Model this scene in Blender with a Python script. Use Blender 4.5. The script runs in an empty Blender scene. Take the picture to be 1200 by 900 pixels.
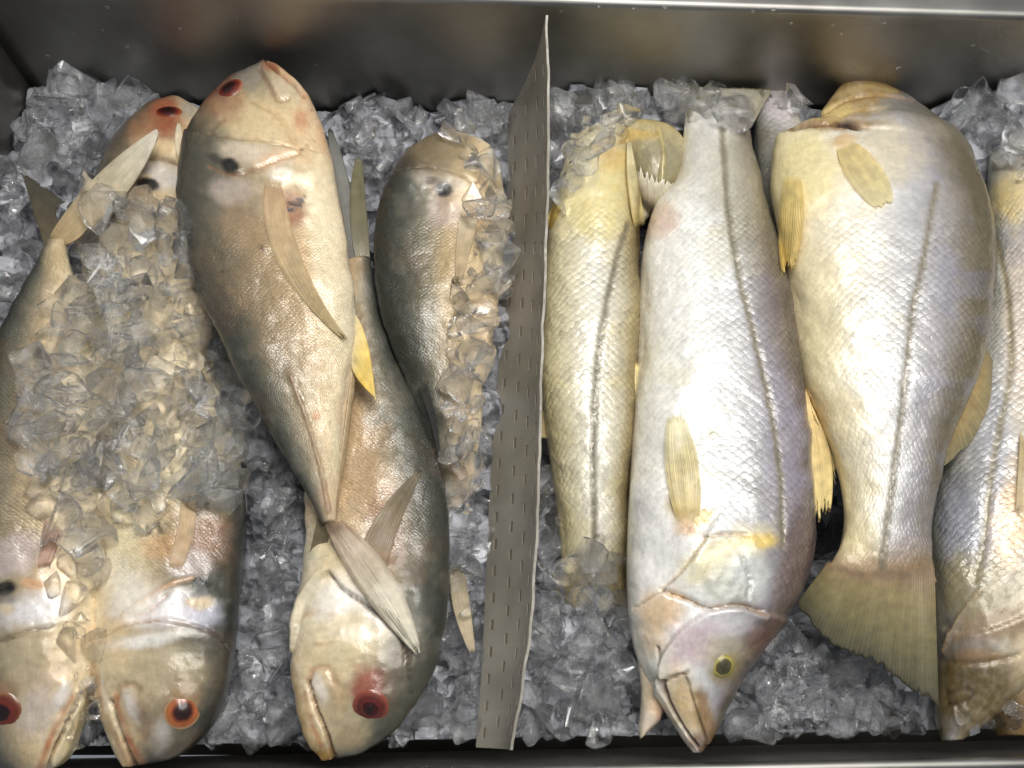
import bpy, bmesh, math, random
import numpy as np
from mathutils import Vector, Matrix, Euler
from mathutils.bvhtree import BVHTree

# ------------------------------------------------------------------ camera, light, exposure
SC = bpy.context.scene
COL = SC.collection
FPX = 1152.0                       # focal length in pixels of a 1200 x 900 frame
TILT = math.atan(465.0 / FPX)      # camera leans this far from straight down
HC = 0.85                          # camera height over the ice (m)
CAM = np.array([0.0, -HC * math.tan(TILT), HC])

cd = bpy.data.cameras.new('camera')
cam = bpy.data.objects.new('camera', cd)
COL.objects.link(cam)
cam.location = CAM
cam.rotation_euler = (TILT, 0, 0)
cd.sensor_fit = 'HORIZONTAL'
cd.sensor_width = 36.0
cd.lens = 36.0 * FPX / 1200.0
cd.clip_start = 0.02
cd.clip_end = 50
SC.camera = cam

w = bpy.data.worlds.new('World')
SC.world = w
w.use_nodes = True
w.node_tree.nodes['Background'].inputs['Color'].default_value = (0.86, 0.93, 1.0, 1)
w.node_tree.nodes['Background'].inputs['Strength'].default_value = 0.20


def area_lamp(name, loc, target, sx, sy, power, color):
    l = bpy.data.lights.new(name, 'AREA')
    l.shape = 'RECTANGLE'
    l.size, l.size_y = sx, sy
    l.energy = power
    l.color = color
    o = bpy.data.objects.new(name, l)
    COL.objects.link(o)
    o.location = loc
    o.rotation_euler = (Vector(target) - Vector(loc)).to_track_quat('-Z', 'Y').to_euler()
    return o


area_lamp('ceiling_tube_lamp', (0.40, 0.22, 1.70), (0.08, 0.0, 0), 1.9, 0.9, 20, (1.0, 0.97, 0.92))
area_lamp('ceiling_tube_lamp', (0.25, 0.42, 1.7), (0.15, 0.0, 0), 1.2, 0.06, 8.0, (1.0, 0.98, 0.95))
area_lamp('ceiling_tube_lamp', (0.15, 0.02, 1.75), (0.0, 0.0, 0), 1.2, 0.07, 4.5, (1.0, 0.97, 0.93))

SC.view_settings.view_transform = 'Standard'
SC.view_settings.look = 'None'
SC.view_settings.exposure = 0.28
SC.view_settings.gamma = 1.0
SC.render.engine = 'CYCLES'
cy = SC.cycles
cy.use_denoising = True
cy.max_bounces = 24
cy.diffuse_bounces = 8
cy.glossy_bounces = 8
cy.transmission_bounces = 22
cy.transparent_max_bounces = 24
cy.caustics_reflective = True
cy.caustics_refractive = True
cy.blur_glossy = 0.0
cy.sample_clamp_indirect = 0.0

# ------------------------------------------------------------------ picture <-> place
ST, CT = math.sin(TILT), math.cos(TILT)
FWD = np.array([0, ST, -CT])
UP = np.array([0, CT, ST])
RIGHT = np.array([1.0, 0, 0])


def ray(px, py):
    px = np.asarray(px, float); py = np.asarray(py, float)
    return FWD * FPX + RIGHT * (px[..., None] - 600) + UP * (450 - py[..., None])


def unproj(px, py, z):
    d = ray(px, py)
    t = (np.asarray(z, float) - CAM[2]) / d[..., 2]
    return CAM + d * t[..., None]


def proj(P):
    r = P - CAM
    dep = r @ FWD
    return 600 + FPX * (r @ RIGHT) / dep, 450 - FPX * (r @ UP) / dep


def lin(c):
    c = np.asarray(c, float) / 255.0
    return np.where(c <= 0.04045, c / 12.92, ((c + 0.055) / 1.055) ** 2.4)


RNG = np.random.default_rng(7)
random.seed(7)


# ------------------------------------------------------------------ numeric helpers
def vnoise(x, y, seed=0):
    xi = np.floor(x).astype(np.int64); yi = np.floor(y).astype(np.int64)
    xf = x - xi; yf = y - yi
    xf = xf * xf * (3 - 2 * xf); yf = yf * yf * (3 - 2 * yf)

    def h(a, b):
        n = (a * 374761393 + b * 668265263 + seed * 1442695041) & 0xffffffff
        n = ((n ^ (n >> 13)) * 1274126177) & 0xffffffff
        return ((n ^ (n >> 16)) & 0xffff) / 65535.0
    a = h(xi, yi); b = h(xi + 1, yi); c = h(xi, yi + 1); d = h(xi + 1, yi + 1)
    return (a * (1 - xf) + b * xf) * (1 - yf) + (c * (1 - xf) + d * xf) * yf


def fbm(x, y, seed=0, oct=4):
    s = 0; a = 0.5
    for k in range(oct):
        s = s + a * vnoise(x * 2 ** k, y * 2 ** k, seed + k * 17)
        a *= 0.5
    return s / (1 - 0.5 ** oct)


def sstep(a, b, x):
    t = np.clip((x - a) / (b - a), 0, 1)
    return t * t * (3 - 2 * t)


def catmull(pts, n, closed=False):
    pts = np.asarray(pts, float)
    seg = np.linalg.norm(np.diff(pts[:, :2], axis=0), axis=1)
    t = np.concatenate([[0], np.cumsum(np.maximum(seg, 1e-6))])
    u = np.linspace(0, t[-1], n)
    # monotone-ish cubic hermite with finite-difference tangents
    m = np.zeros_like(pts)
    m[1:-1] = ((pts[2:] - pts[1:-1]) / (t[2:] - t[1:-1])[:, None] + (pts[1:-1] - pts[:-2]) / (t[1:-1] - t[:-2])[:, None]) / 2
    m[0] = (pts[1] - pts[0]) / (t[1] - t[0]); m[-1] = (pts[-1] - pts[-2]) / (t[-1] - t[-2])
    i = np.clip(np.searchsorted(t, u, side='right') - 1, 0, len(t) - 2)
    hh = (t[i + 1] - t[i]); s = ((u - t[i]) / hh)[:, None]; hh = hh[:, None]
    return ((2 * s ** 3 - 3 * s ** 2 + 1) * pts[i] + (s ** 3 - 2 * s ** 2 + s) * hh * m[i]
            + (-2 * s ** 3 + 3 * s ** 2) * pts[i + 1] + (s ** 3 - s ** 2) * hh * m[i + 1])


def pldist(X, Y, pl):
    d = np.full(X.shape, 1e9)
    for (x0, y0), (x1, y1) in zip(pl[:-1], pl[1:]):
        dx, dy = x1 - x0, y1 - y0
        t = np.clip(((X - x0) * dx + (Y - y0) * dy) / (dx * dx + dy * dy + 1e-9), 0, 1)
        d = np.minimum(d, np.hypot(X - x0 - t * dx, Y - y0 - t * dy))
    return d


def smooth_pl(pl, n=24):
    return catmull(np.asarray(pl, float), n) if len(pl) > 2 else np.asarray(pl, float)


# ------------------------------------------------------------------ objects
def link(name, mesh, parent=None, mat=None):
    o = bpy.data.objects.new(name, mesh)
    COL.objects.link(o)
    if parent is not None:
        o.parent = parent
    if mat is not None and not mesh.materials:
        mesh.materials.append(mat)
    return o


def tag(o, label=None, cat=None, group=None, kind=None):
    if label: o['label'] = label
    if cat: o['category'] = cat
    if group: o['group'] = group
    if kind: o['kind'] = kind
    return o


def empty(name, loc):
    o = bpy.data.objects.new(name, None)
    COL.objects.link(o)
    o.location = loc
    o.empty_display_size = 0.02
    return o


def grid_mesh(name, V, faces, col=None, uv=None, sc=None, smooth=True):
    me = bpy.data.meshes.new(name)
    me.from_pydata([tuple(v) for v in V], [], faces)
    if col is not None:
        a = me.color_attributes.new('Col', 'FLOAT_COLOR', 'POINT')
        c = np.ones((len(V), 4)); c[:, :3] = np.clip(col, 0, 1)
        a.data.foreach_set('color', c.ravel())
    if sc is not None:
        a = me.attributes.new('scale_mask', 'FLOAT', 'POINT')
        a.data.foreach_set('value', np.asarray(sc, float))
    if uv is not None:
        a = me.attributes.new('skin', 'FLOAT_VECTOR', 'POINT')
        u3 = np.zeros((len(V), 3)); u3[:, :2] = uv
        a.data.foreach_set('vector', u3.ravel())
    if smooth:
        me.polygons.foreach_set('use_smooth', [True] * len(me.polygons))
    me.update()
    return me


# ------------------------------------------------------------------ materials
class NT:
    def __init__(self, name):
        self.m = bpy.data.materials.new(name)
        self.m.use_nodes = True
        self.t = self.m.node_tree
        self.t.nodes.clear()
        self.out = self.n('ShaderNodeOutputMaterial')

    def n(self, ty, **kw):
        nd = self.t.nodes.new(ty)
        for k, v in kw.items():
            if k.startswith('_'):
                setattr(nd, k[1:], v)
        return nd

    def l(self, a, b):
        self.t.links.new(a, b)

    def math(self, op, a, b=None, clamp=False):
        nd = self.n('ShaderNodeMath', _operation=op, _use_clamp=clamp)
        for i, x in enumerate((a, b)):
            if x is None: continue
            if isinstance(x, (int, float)): nd.inputs[i].default_value = x
            else: self.l(x, nd.inputs[i])
        return nd.outputs[0]


def fish_material(name, scale_size, scale_bump, scale_contrast, rough, coat, metal, rand=0.22, glint=0.0):
    b = NT(name)
    col = b.n('ShaderNodeAttribute', _attribute_name='Col')
    msk = b.n('ShaderNodeAttribute', _attribute_name='scale_mask')
    uv = b.n('ShaderNodeAttribute', _attribute_name='skin')
    mp = b.n('ShaderNodeMapping')
    mp.inputs['Rotation'].default_value = (0, 0, math.radians(45))
    mp.inputs['Scale'].default_value = (1, 1, 1)
    b.l(uv.outputs['Vector'], mp.inputs['Vector'])
    # warp a little so rows of scales are not ruled
    nz = b.n('ShaderNodeTexNoise'); nz.inputs['Scale'].default_value = 45; nz.inputs['Detail'].default_value = 1
    b.l(uv.outputs['Vector'], nz.inputs['Vector'])
    vs = b.n('ShaderNodeVectorMath', _operation='MULTIPLY_ADD')
    b.l(nz.outputs['Color'], vs.inputs[0])
    vs.inputs[1].default_value = (0.004, 0.004, 0)
    b.l(mp.outputs['Vector'], vs.inputs[2])
    vo = b.n('ShaderNodeTexVoronoi', _voronoi_dimensions='2D', _feature='F1', _distance='EUCLIDEAN')
    vo.inputs['Scale'].default_value = 1.0 / scale_size
    vo.inputs['Randomness'].default_value = rand
    b.l(vs.outputs[0], vo.inputs['Vector'])
    d = b.math('MULTIPLY', vo.outputs['Distance'], 1.0)
    edge = b.n('ShaderNodeMapRange'); edge.interpolation_type = 'SMOOTHSTEP'
    edge.inputs['From Min'].default_value = 0.30; edge.inputs['From Max'].default_value = 0.62
    edge.inputs['To Min'].default_value = 1.0; edge.inputs['To Max'].default_value = 0.0
    b.l(d, edge.inputs['Value'])
    off = b.n('ShaderNodeVectorMath', _operation='SUBTRACT')
    b.l(vs.outputs[0], off.inputs[0]); b.l(vo.outputs['Position'], off.inputs[1])
    dot = b.n('ShaderNodeVectorMath', _operation='DOT_PRODUCT')
    b.l(off.outputs[0], dot.inputs[0]); dot.inputs[1].default_value = (0.7071 / scale_size, 0.7071 / scale_size, 0)
    asym = dot.outputs['Value']
    # strength varies over the body
    n2 = b.n('ShaderNodeTexNoise'); n2.inputs['Scale'].default_value = 28; n2.inputs['Detail'].default_value = 3
    b.l(uv.outputs['Vector'], n2.inputs['Vector'])
    var = b.n('ShaderNodeMapRange')
    var.inputs['From Min'].default_value = 0.35; var.inputs['From Max'].default_value = 0.65
    var.inputs['To Min'].default_value = 0.45; var.inputs['To Max'].default_value = 1.1
    b.l(n2.outputs['Fac'], var.inputs['Value'])
    m2 = b.math('MULTIPLY', msk.outputs['Fac'], var.outputs['Result'])
    # colour: darker joints, each scale its own tone
    jo = b.math('MULTIPLY', b.math('SUBTRACT', 1.0, edge.outputs['Result']), b.math('MULTIPLY', m2, scale_contrast))
    tone = b.n('ShaderNodeSeparateColor'); b.l(vo.outputs['Color'], tone.inputs['Color'])
    tn = b.math('MULTIPLY', b.math('ADD', b.math('MULTIPLY', b.math('SUBTRACT', tone.outputs[0], 0.5), 0.24), b.math('MULTIPLY', asym, 0.35)), m2)
    n3 = b.n('ShaderNodeTexNoise'); n3.inputs['Scale'].default_value = 160; n3.inputs['Detail'].default_value = 4
    n3.inputs['Roughness'].default_value = 0.65
    b.l(uv.outputs['Vector'], n3.inputs['Vector'])
    fine = b.math('MULTIPLY', b.math('SUBTRACT', n3.outputs['Fac'], 0.5), 0.55)
    mp2 = b.n('ShaderNodeMapping'); mp2.inputs['Scale'].default_value = (60, 330, 1)
    b.l(uv.outputs['Vector'], mp2.inputs['Vector'])
    n5 = b.n('ShaderNodeTexNoise'); n5.inputs['Scale'].default_value = 1.0; n5.inputs['Detail'].default_value = 5; n5.inputs['Roughness'].default_value = 0.7
    b.l(mp2.outputs[0], n5.inputs['Vector'])
    n6 = b.n('ShaderNodeTexNoise'); n6.inputs['Scale'].default_value = 700; n6.inputs['Detail'].default_value = 2
    b.l(uv.outputs['Vector'], n6.inputs['Vector'])
    frk = b.n('ShaderNodeMapRange'); frk.inputs['From Min'].default_value = 0.60; frk.inputs['From Max'].default_value = 0.74
    frk.inputs['To Min'].default_value = 0.0; frk.inputs['To Max'].default_value = -0.22
    b.l(n6.outputs['Fac'], frk.inputs['Value'])
    fine = b.math('ADD', fine, b.math('ADD', b.math('MULTIPLY', b.math('SUBTRACT', n5.outputs['Fac'], 0.5), 0.28), frk.outputs['Result']))
    f = b.math('ADD', b.math('SUBTRACT', b.math('ADD', 1.0, tn), jo), fine)
    mul = b.n('ShaderNodeVectorMath', _operation='SCALE')
    b.l(col.outputs['Color'], mul.inputs[0]); b.l(f, mul.inputs['Scale'])
    # bump
    n4 = b.n('ShaderNodeTexNoise'); n4.inputs['Scale'].default_value = 420; n4.inputs['Detail'].default_value = 2
    b.l(uv.outputs['Vector'], n4.inputs['Vector'])
    tilt = b.math('MULTIPLY', b.math('ADD', b.math('MULTIPLY', edge.outputs['Result'], 0.6), b.math('ADD', b.math('MULTIPLY', tone.outputs[1], 0.5), b.math('MULTIPLY', asym, 1.1))), b.math('MULTIPLY', m2, scale_bump))
    hgt = b.math('ADD', tilt, b.math('ADD', b.math('MULTIPLY', n4.outputs['Fac'], 0.10), b.math('MULTIPLY', n3.outputs['Fac'], 0.45)))
    bp = b.n('ShaderNodeBump'); bp.inputs['Distance'].default_value = 0.0011; bp.inputs['Strength'].default_value = 0.75
    b.l(hgt, bp.inputs['Height'])
    p = b.n('ShaderNodeBsdfPrincipled')
    b.l(mul.outputs[0], p.inputs['Base Color'])
    b.l(bp.outputs['Normal'], p.inputs['Normal'])
    rr = b.n('ShaderNodeMapRange')
    rr.inputs['From Min'].default_value = 0.3; rr.inputs['From Max'].default_value = 0.7
    rr.inputs['To Min'].default_value = rough - 0.12; rr.inputs['To Max'].default_value = rough + 0.14
    b.l(n2.outputs['Fac'], rr.inputs['Value']); b.l(b.math('ADD', rr.outputs['Result'], b.math('MULTIPLY', b.math('SUBTRACT', tone.outputs[2], 0.6), b.math('MULTIPLY', m2, 0.22))), p.inputs['Roughness'])
    p.inputs['Metallic'].default_value = metal
    p.inputs['Specular IOR Level'].default_value = 0.5
    p.inputs['Coat Weight'].default_value = coat
    p.inputs['Coat Roughness'].default_value = 0.07
    bp2 = b.n('ShaderNodeBump'); bp2.inputs['Distance'].default_value = 0.0011; bp2.inputs['Strength'].default_value = 0.45
    b.l(hgt, bp2.inputs['Height']); b.l(bp2.outputs['Normal'], p.inputs['Coat Normal'])
    p.inputs['Coat IOR'].default_value = 1.38
    b.l(p.outputs[0], b.out.inputs['Surface'])
    return b.m


M_JACK = fish_material('jack_skin', 0.0026, 0.38, 0.06, 0.36, 0.7, 0.06, 0.6)
M_SNOOK = fish_material('snook_skin', 0.0054, 0.62, 0.02, 0.36, 0.65, 0.10, 0.42)


def fin_material():
    b = NT('fin_membrane')
    col = b.n('ShaderNodeAttribute', _attribute_name='Col')
    uv = b.n('ShaderNodeAttribute', _attribute_name='skin')
    nz = b.n('ShaderNodeTexNoise'); nz.inputs['Scale'].default_value = 140; nz.inputs['Detail'].default_value = 3
    b.l(uv.outputs['Vector'], nz.inputs['Vector'])
    f = b.math('ADD', 0.75, b.math('MULTIPLY', nz.outputs['Fac'], 0.5))
    mul = b.n('ShaderNodeVectorMath', _operation='SCALE')
    b.l(col.outputs['Color'], mul.inputs[0]); b.l(f, mul.inputs['Scale'])
    bp = b.n('ShaderNodeBump'); bp.inputs['Distance'].default_value = 0.0006; bp.inputs['Strength'].default_value = 0.5
    b.l(nz.outputs['Fac'], bp.inputs['Height'])
    p = b.n('ShaderNodeBsdfPrincipled')
    b.l(mul.outputs[0], p.inputs['Base Color']); b.l(bp.outputs['Normal'], p.inputs['Normal'])
    p.inputs['Roughness'].default_value = 0.42
    p.inputs['Coat Weight'].default_value = 0.3; p.inputs['Coat Roughness'].default_value = 0.15
    tr = b.n('ShaderNodeBsdfTranslucent'); b.l(mul.outputs[0], tr.inputs['Color'])
    tp = b.n('ShaderNodeBsdfTransparent')
    m1 = b.n('ShaderNodeMixShader'); m1.inputs[0].default_value = 0.22
    b.l(p.outputs[0], m1.inputs[1]); b.l(tr.outputs[0], m1.inputs[2])
    op = b.n('ShaderNodeAttribute', _attribute_name='scale_mask')      # how see-through the membrane is
    m2 = b.n('ShaderNodeMixShader')
    b.l(op.outputs['Fac'], m2.inputs[0]); b.l(m1.outputs[0], m2.inputs[1]); b.l(tp.outputs[0], m2.inputs[2])
    b.l(m2.outputs[0], b.out.inputs['Surface'])
    return b.m


M_FIN = fin_material()


def eye_material():
    b = NT('eye_surface')
    col = b.n('ShaderNodeAttribute', _attribute_name='Col')
    p = b.n('ShaderNodeBsdfPrincipled')
    b.l(col.outputs['Color'], p.inputs['Base Color'])
    p.inputs['Roughness'].default_value = 0.22
    p.inputs['Coat Weight'].default_value = 0.5; p.inputs['Coat Roughness'].default_value = 0.12
    b.l(p.outputs[0], b.out.inputs['Surface'])
    return b.m


M_EYE = eye_material()


def ice_material(name, clear, milk, rough, tint, seed_scale=90):
    b = NT(name)
    tc = b.n('ShaderNodeTexCoord')
    oi = b.n('ShaderNodeObjectInfo')
    va = b.n('ShaderNodeVectorMath', _operation='ADD')
    sc = b.n('ShaderNodeVectorMath', _operation='SCALE'); sc.inputs[0].default_value = (3.1, 7.7, 5.3)
    b.l(oi.outputs['Random'], sc.inputs['Scale'])
    ge = b.n('ShaderNodeNewGeometry')
    b.l(ge.outputs['Position'], va.inputs[0]); b.l(sc.outputs[0], va.inputs[1])
    nz = b.n('ShaderNodeTexNoise'); nz.inputs['Scale'].default_value = seed_scale; nz.inputs['Detail'].default_value = 2.5
    b.l(va.outputs[0], nz.inputs['Vector'])
    n2 = b.n('ShaderNodeTexNoise'); n2.inputs['Scale'].default_value = seed_scale * 0.55; n2.inputs['Detail'].default_value = 4
    n2.inputs['Roughness'].default_value = 0.7
    b.l(va.outputs[0], n2.inputs['Vector'])
    bp = b.n('ShaderNodeBump'); bp.inputs['Distance'].default_value = 0.0022; bp.inputs['Strength'].default_value = 0.35
    b.l(nz.outputs['Fac'], bp.inputs['Height'])
    gl = b.n('ShaderNodeBsdfGlass'); gl.inputs['IOR'].default_value = 1.31; gl.inputs['Roughness'].default_value = rough
    gl.inputs['Color'].default_value = (*tint, 1)
    tp = b.n('ShaderNodeBsdfTransparent'); tp.inputs['Color'].default_value = (*tint, 1)
    m1 = b.n('ShaderNodeMixShader'); m1.inputs[0].default_value = clear
    b.l(gl.outputs[0], m1.inputs[1]); b.l(tp.outputs[0], m1.inputs[2])
    # frozen-in air: milky patches inside the piece
    df = b.n('ShaderNodeBsdfTranslucent'); df.inputs['Color'].default_value = (0.92, 0.93, 0.95, 1)
    d2 = b.n('ShaderNodeBsdfDiffuse'); d2.inputs['Color'].default_value = (0.92, 0.93, 0.95, 1)
    mm = b.n('ShaderNodeMixShader'); mm.inputs[0].default_value = 0.35
    b.l(df.outputs[0], mm.inputs[1]); b.l(d2.outputs[0], mm.inputs[2])
    mr = b.n('ShaderNodeMapRange')
    mr.inputs['From Min'].default_value = 0.48; mr.inputs['From Max'].default_value = 0.70
    mr.inputs['To Min'].default_value = milk * 0.25; mr.inputs['To Max'].default_value = milk * 2.2
    b.l(n2.outputs['Fac'], mr.inputs['Value'])
    m2 = b.n('ShaderNodeMixShader')
    b.l(mr.outputs['Result'], m2.inputs[0])
    b.l(m1.outputs[0], m2.inputs[1]); b.l(mm.outputs[0], m2.inputs[2])
    gs = b.n('ShaderNodeBsdfGlossy'); gs.inputs['Roughness'].default_value = 0.06
    b.l(bp.outputs['Normal'], gs.inputs['Normal'])
    fr = b.n('ShaderNodeFresnel'); fr.inputs['IOR'].default_value = 1.31
    m3 = b.n('ShaderNodeMixShader')
    b.l(b.math('MULTIPLY', fr.outputs[0], 0.6), m3.inputs[0]); b.l(m2.outputs[0], m3.inputs[1]); b.l(gs.outputs[0], m3.inputs[2])
    b.l(m3.outputs[0], b.out.inputs['Surface'])
    return b.m


M_ICE = ice_material('clear_ice', 0.46, 0.085, 0.0, (1.0, 1.0, 1.0))


def bed_material():
    b = NT('packed_ice')
    tc = b.n('ShaderNodeTexCoord')
    vo = b.n('ShaderNodeTexVoronoi', _feature='F1'); vo.inputs['Scale'].default_value = 75
    b.l(tc.outputs['Object'], vo.inputs['Vector'])
    nz = b.n('ShaderNodeTexNoise'); nz.inputs['Scale'].default_value = 60; nz.inputs['Detail'].default_value = 5
    b.l(tc.outputs['Object'], nz.inputs['Vector'])
    sepc = b.n('ShaderNodeSeparateColor'); b.l(vo.outputs['Color'], sepc.inputs['Color'])
    f = b.math('ADD', b.math('MULTIPLY', sepc.outputs[0], 0.5), b.math('MULTIPLY', nz.outputs['Fac'], 0.5))
    cr = b.n('ShaderNodeValToRGB')
    cr.color_ramp.elements[0].position = 0.15; cr.color_ramp.elements[0].color = (0.09, 0.094, 0.103, 1)
    cr.color_ramp.elements[1].position = 0.85; cr.color_ramp.elements[1].color = (0.47, 0.48, 0.52, 1)
    b.l(f, cr.inputs['Fac'])
    bp = b.n('ShaderNodeBump'); bp.inputs['Distance'].default_value = 0.006; bp.inputs['Strength'].default_value = 0.8
    b.l(b.math('ADD', b.math('MULTIPLY', vo.outputs['Distance'], 1.0), nz.outputs['Fac']), bp.inputs['Height'])
    p = b.n('ShaderNodeBsdfPrincipled')
    b.l(cr.outputs[0], p.inputs['Base Color']); b.l(bp.outputs['Normal'], p.inputs['Normal'])
    p.inputs['Roughness'].default_value = 0.18
    p.inputs['IOR'].default_value = 1.33
    b.l(p.outputs[0], b.out.inputs['Surface'])
    return b.m


M_BED = bed_material()


def steel_material():
    b = NT('brushed_steel')
    tc = b.n('ShaderNodeTexCoord')
    mp = b.n('ShaderNodeMapping'); mp.inputs['Scale'].default_value = (4, 4, 260)
    b.l(tc.outputs['Object'], mp.inputs['Vector'])
    nz = b.n('ShaderNodeTexNoise'); nz.inputs['Scale'].default_value = 3; nz.inputs['Detail'].default_value = 4
    b.l(mp.outputs[0], nz.inputs['Vector'])
    n2 = b.n('ShaderNodeTexNoise'); n2.inputs['Scale'].default_value = 9; n2.inputs['Detail'].default_value = 5
    b.l(tc.outputs['Object'], n2.inputs['Vector'])
    cr = b.n('ShaderNodeValToRGB')
    cr.color_ramp.elements[0].position = 0.3; cr.color_ramp.elements[0].color = (0.20, 0.193, 0.18, 1)
    cr.color_ramp.elements[1].position = 0.7; cr.color_ramp.elements[1].color = (0.36, 0.35, 0.33, 1)
    b.l(n2.outputs['Fac'], cr.inputs['Fac'])
    bp = b.n('ShaderNodeBump'); bp.inputs['Distance'].default_value = 0.0004; bp.inputs['Strength'].default_value = 0.35
    b.l(nz.outputs['Fac'], bp.inputs['Height'])
    p = b.n('ShaderNodeBsdfPrincipled')
    b.l(cr.outputs[0], p.inputs['Base Color']); b.l(bp.outputs['Normal'], p.inputs['Normal'])
    p.inputs['Metallic'].default_value = 1.0
    rr = b.n('ShaderNodeMapRange'); rr.inputs['To Min'].default_value = 0.34; rr.inputs['To Max'].default_value = 0.55
    b.l(n2.outputs['Fac'], rr.inputs['Value']); b.l(rr.outputs['Result'], p.inputs['Roughness'])
    b.l(p.outputs[0], b.out.inputs['Surface'])
    return b.m


M_STEEL = steel_material()


def plastic_material():
    b = NT('frosted_plastic')
    tc = b.n('ShaderNodeTexCoord')
    nz = b.n('ShaderNodeTexNoise'); nz.inputs['Scale'].default_value = 14; nz.inputs['Detail'].default_value = 6
    b.l(tc.outputs['Object'], nz.inputs['Vector'])
    cr = b.n('ShaderNodeValToRGB')
    cr.color_ramp.elements[0].position = 0.3; cr.color_ramp.elements[0].color = (0.32, 0.295, 0.24, 1)
    cr.color_ramp.elements[1].position = 0.75; cr.color_ramp.elements[1].color = (0.56, 0.525, 0.45, 1)
    b.l(nz.outputs['Fac'], cr.inputs['Fac'])
    p = b.n('ShaderNodeBsdfPrincipled')
    b.l(cr.outputs[0], p.inputs['Base Color'])
    p.inputs['Roughness'].default_value = 0.24
    tr = b.n('ShaderNodeBsdfTranslucent'); b.l(cr.outputs[0], tr.inputs['Color'])
    m1 = b.n('ShaderNodeMixShader'); m1.inputs[0].default_value = 0.35
    b.l(p.outputs[0], m1.inputs[1]); b.l(tr.outputs[0], m1.inputs[2])
    b.l(m1.outputs[0], b.out.inputs['Surface'])
    return b.m


M_PLASTIC = plastic_material()

# ------------------------------------------------------------------ the steel bin
lo, hi = 0.02, 0.4
for _ in range(50):
    HR = (lo + hi) / 2
    if unproj(600, 3, HR)[1] > unproj(600, 112, 0)[1]: lo = HR
    else: hi = HR
BL = unproj(0, -16, HR); BR = unproj(1200, 19, HR)
dirb = (BR - BL) / np.linalg.norm(BR - BL)


def back_y(x):
    return BL[1] + (x - BL[0]) * dirb[1] / dirb[0]


XL = unproj(26, 108, 0)[0]
XR = -XL * 1.16
FLOOR = -0.14
ZF = 0.022                                   # height of the front rim
FY = unproj(600, 880, 0.0)[1]


def front_y(x):
    return FY + 0.018 * x


def slab(name, parent, quad_fn, nu, nv, mat, thick):
    V = []; F = []
    for i in range(nu + 1):
        for j in range(nv + 1):
            V.append(quad_fn(i / nu, j / nv))
    for i in range(nu):
        for j in range(nv):
            a = i * (nv + 1) + j
            F.append((a, a + 1, a + nv + 2, a + nv + 1))
    me = grid_mesh(name, np.array(V), F)
    o = link(name, me, parent, mat)
    sm = o.modifiers.new('sheet', 'SOLIDIFY'); sm.thickness = thick; sm.offset = 0
    return o


bin_root = tag(empty('steel_bin', (0, 0, FLOOR)), 'brushed stainless steel fish bin with rolled rims, holding ice and two lots of fish', 'bin')
INV = Matrix.Translation((0, 0, -FLOOR))


def bin_part(name, fn, nu, nv, thick=0.0015):
    return slab(name, bin_root, lambda u, v: np.array(fn(u, v)) - np.array([0, 0, FLOOR]), nu, nv, M_STEEL, thick)


def back_prof(u, v):
    x = XL + (XR - XL) * u
    y0 = back_y(x)
    if v < 0.7:
        return (x, y0 + 0.0015 * math.sin(u * 9), FLOOR + (HR - 0.006 - FLOOR) * v / 0.7)
    a = (v - 0.7) / 0.3
    if a < 0.5:
        t = a / 0.5 * math.pi / 2
        return (x, y0 + 0.006 * (1 - math.cos(t)), HR - 0.006 + 0.006 * math.sin(t))
    return (x, y0 + 0.006 + (a - 0.5) / 0.5 * 0.05, HR)


def front_prof(u, v):
    x = XL + (XR - XL) * u
    y0 = front_y(x)
    if v < 0.6:
        a = v / 0.6
        return (x, y0 + 0.004 - 0.016 * a, FLOOR + (ZF - 0.004 - FLOOR) * a)
    t = (v - 0.6) / 0.4 * math.pi * 0.9
    return (x, y0 - 0.012 - 0.005 * (1 - math.cos(t)), ZF - 0.004 + 0.005 * math.sin(t))


bin_part('back_wall', back_prof, 60, 40)
bin_part('front_wall', front_prof, 60, 40)
bin_part('side_wall', lambda u, v: (XL, front_y(XL) + (back_y(XL) - front_y(XL)) * u, FLOOR + (HR - FLOOR) * v), 20, 12)
bin_part('side_wall', lambda u, v: (XR, front_y(XR) + (back_y(XR) - front_y(XR)) * u, FLOOR + (HR - FLOOR) * v), 20, 12)
bin_part('floor_panel', lambda u, v: (XL + (XR - XL) * u, front_y(0) + (back_y(0) - front_y(0)) * v, FLOOR + 0.0005), 10, 10)

# ------------------------------------------------------------------ the packed ice bed
BUMPS = [  # px, py, radius px, height m
    (100, 160, 75, 0.062), (30, 240, 60, 0.035), (450, 160, 50, 0.045), (560, 150, 50, 0.030), (592, 300, 34, .035), (586, 400, 34, .035), (575, 480, 34, .03),
    (690, 120, 70, 0.050), (800, 115, 70, 0.055), (920, 110, 60, 0.045), (1120, 120, 80, 0.050), (1190, 160, 70, 0.060),
    (545, 640, 60, 0.012), (262, 400, 40, .045), (305, 500, 46, .05), (325, 590, 46, .046), (318, 680, 50, .034), (300, 780, 60, .014),
    (975, 610, 46, -0.085), (940, 690, 34, -0.05), (960, 800, 80, 0.004), (690, 780, 80, 0.022), (1165, 800, 40, -0.02),
    (770, 215, 30, -0.02), (430, 330, 40, -0.02),
]


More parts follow.
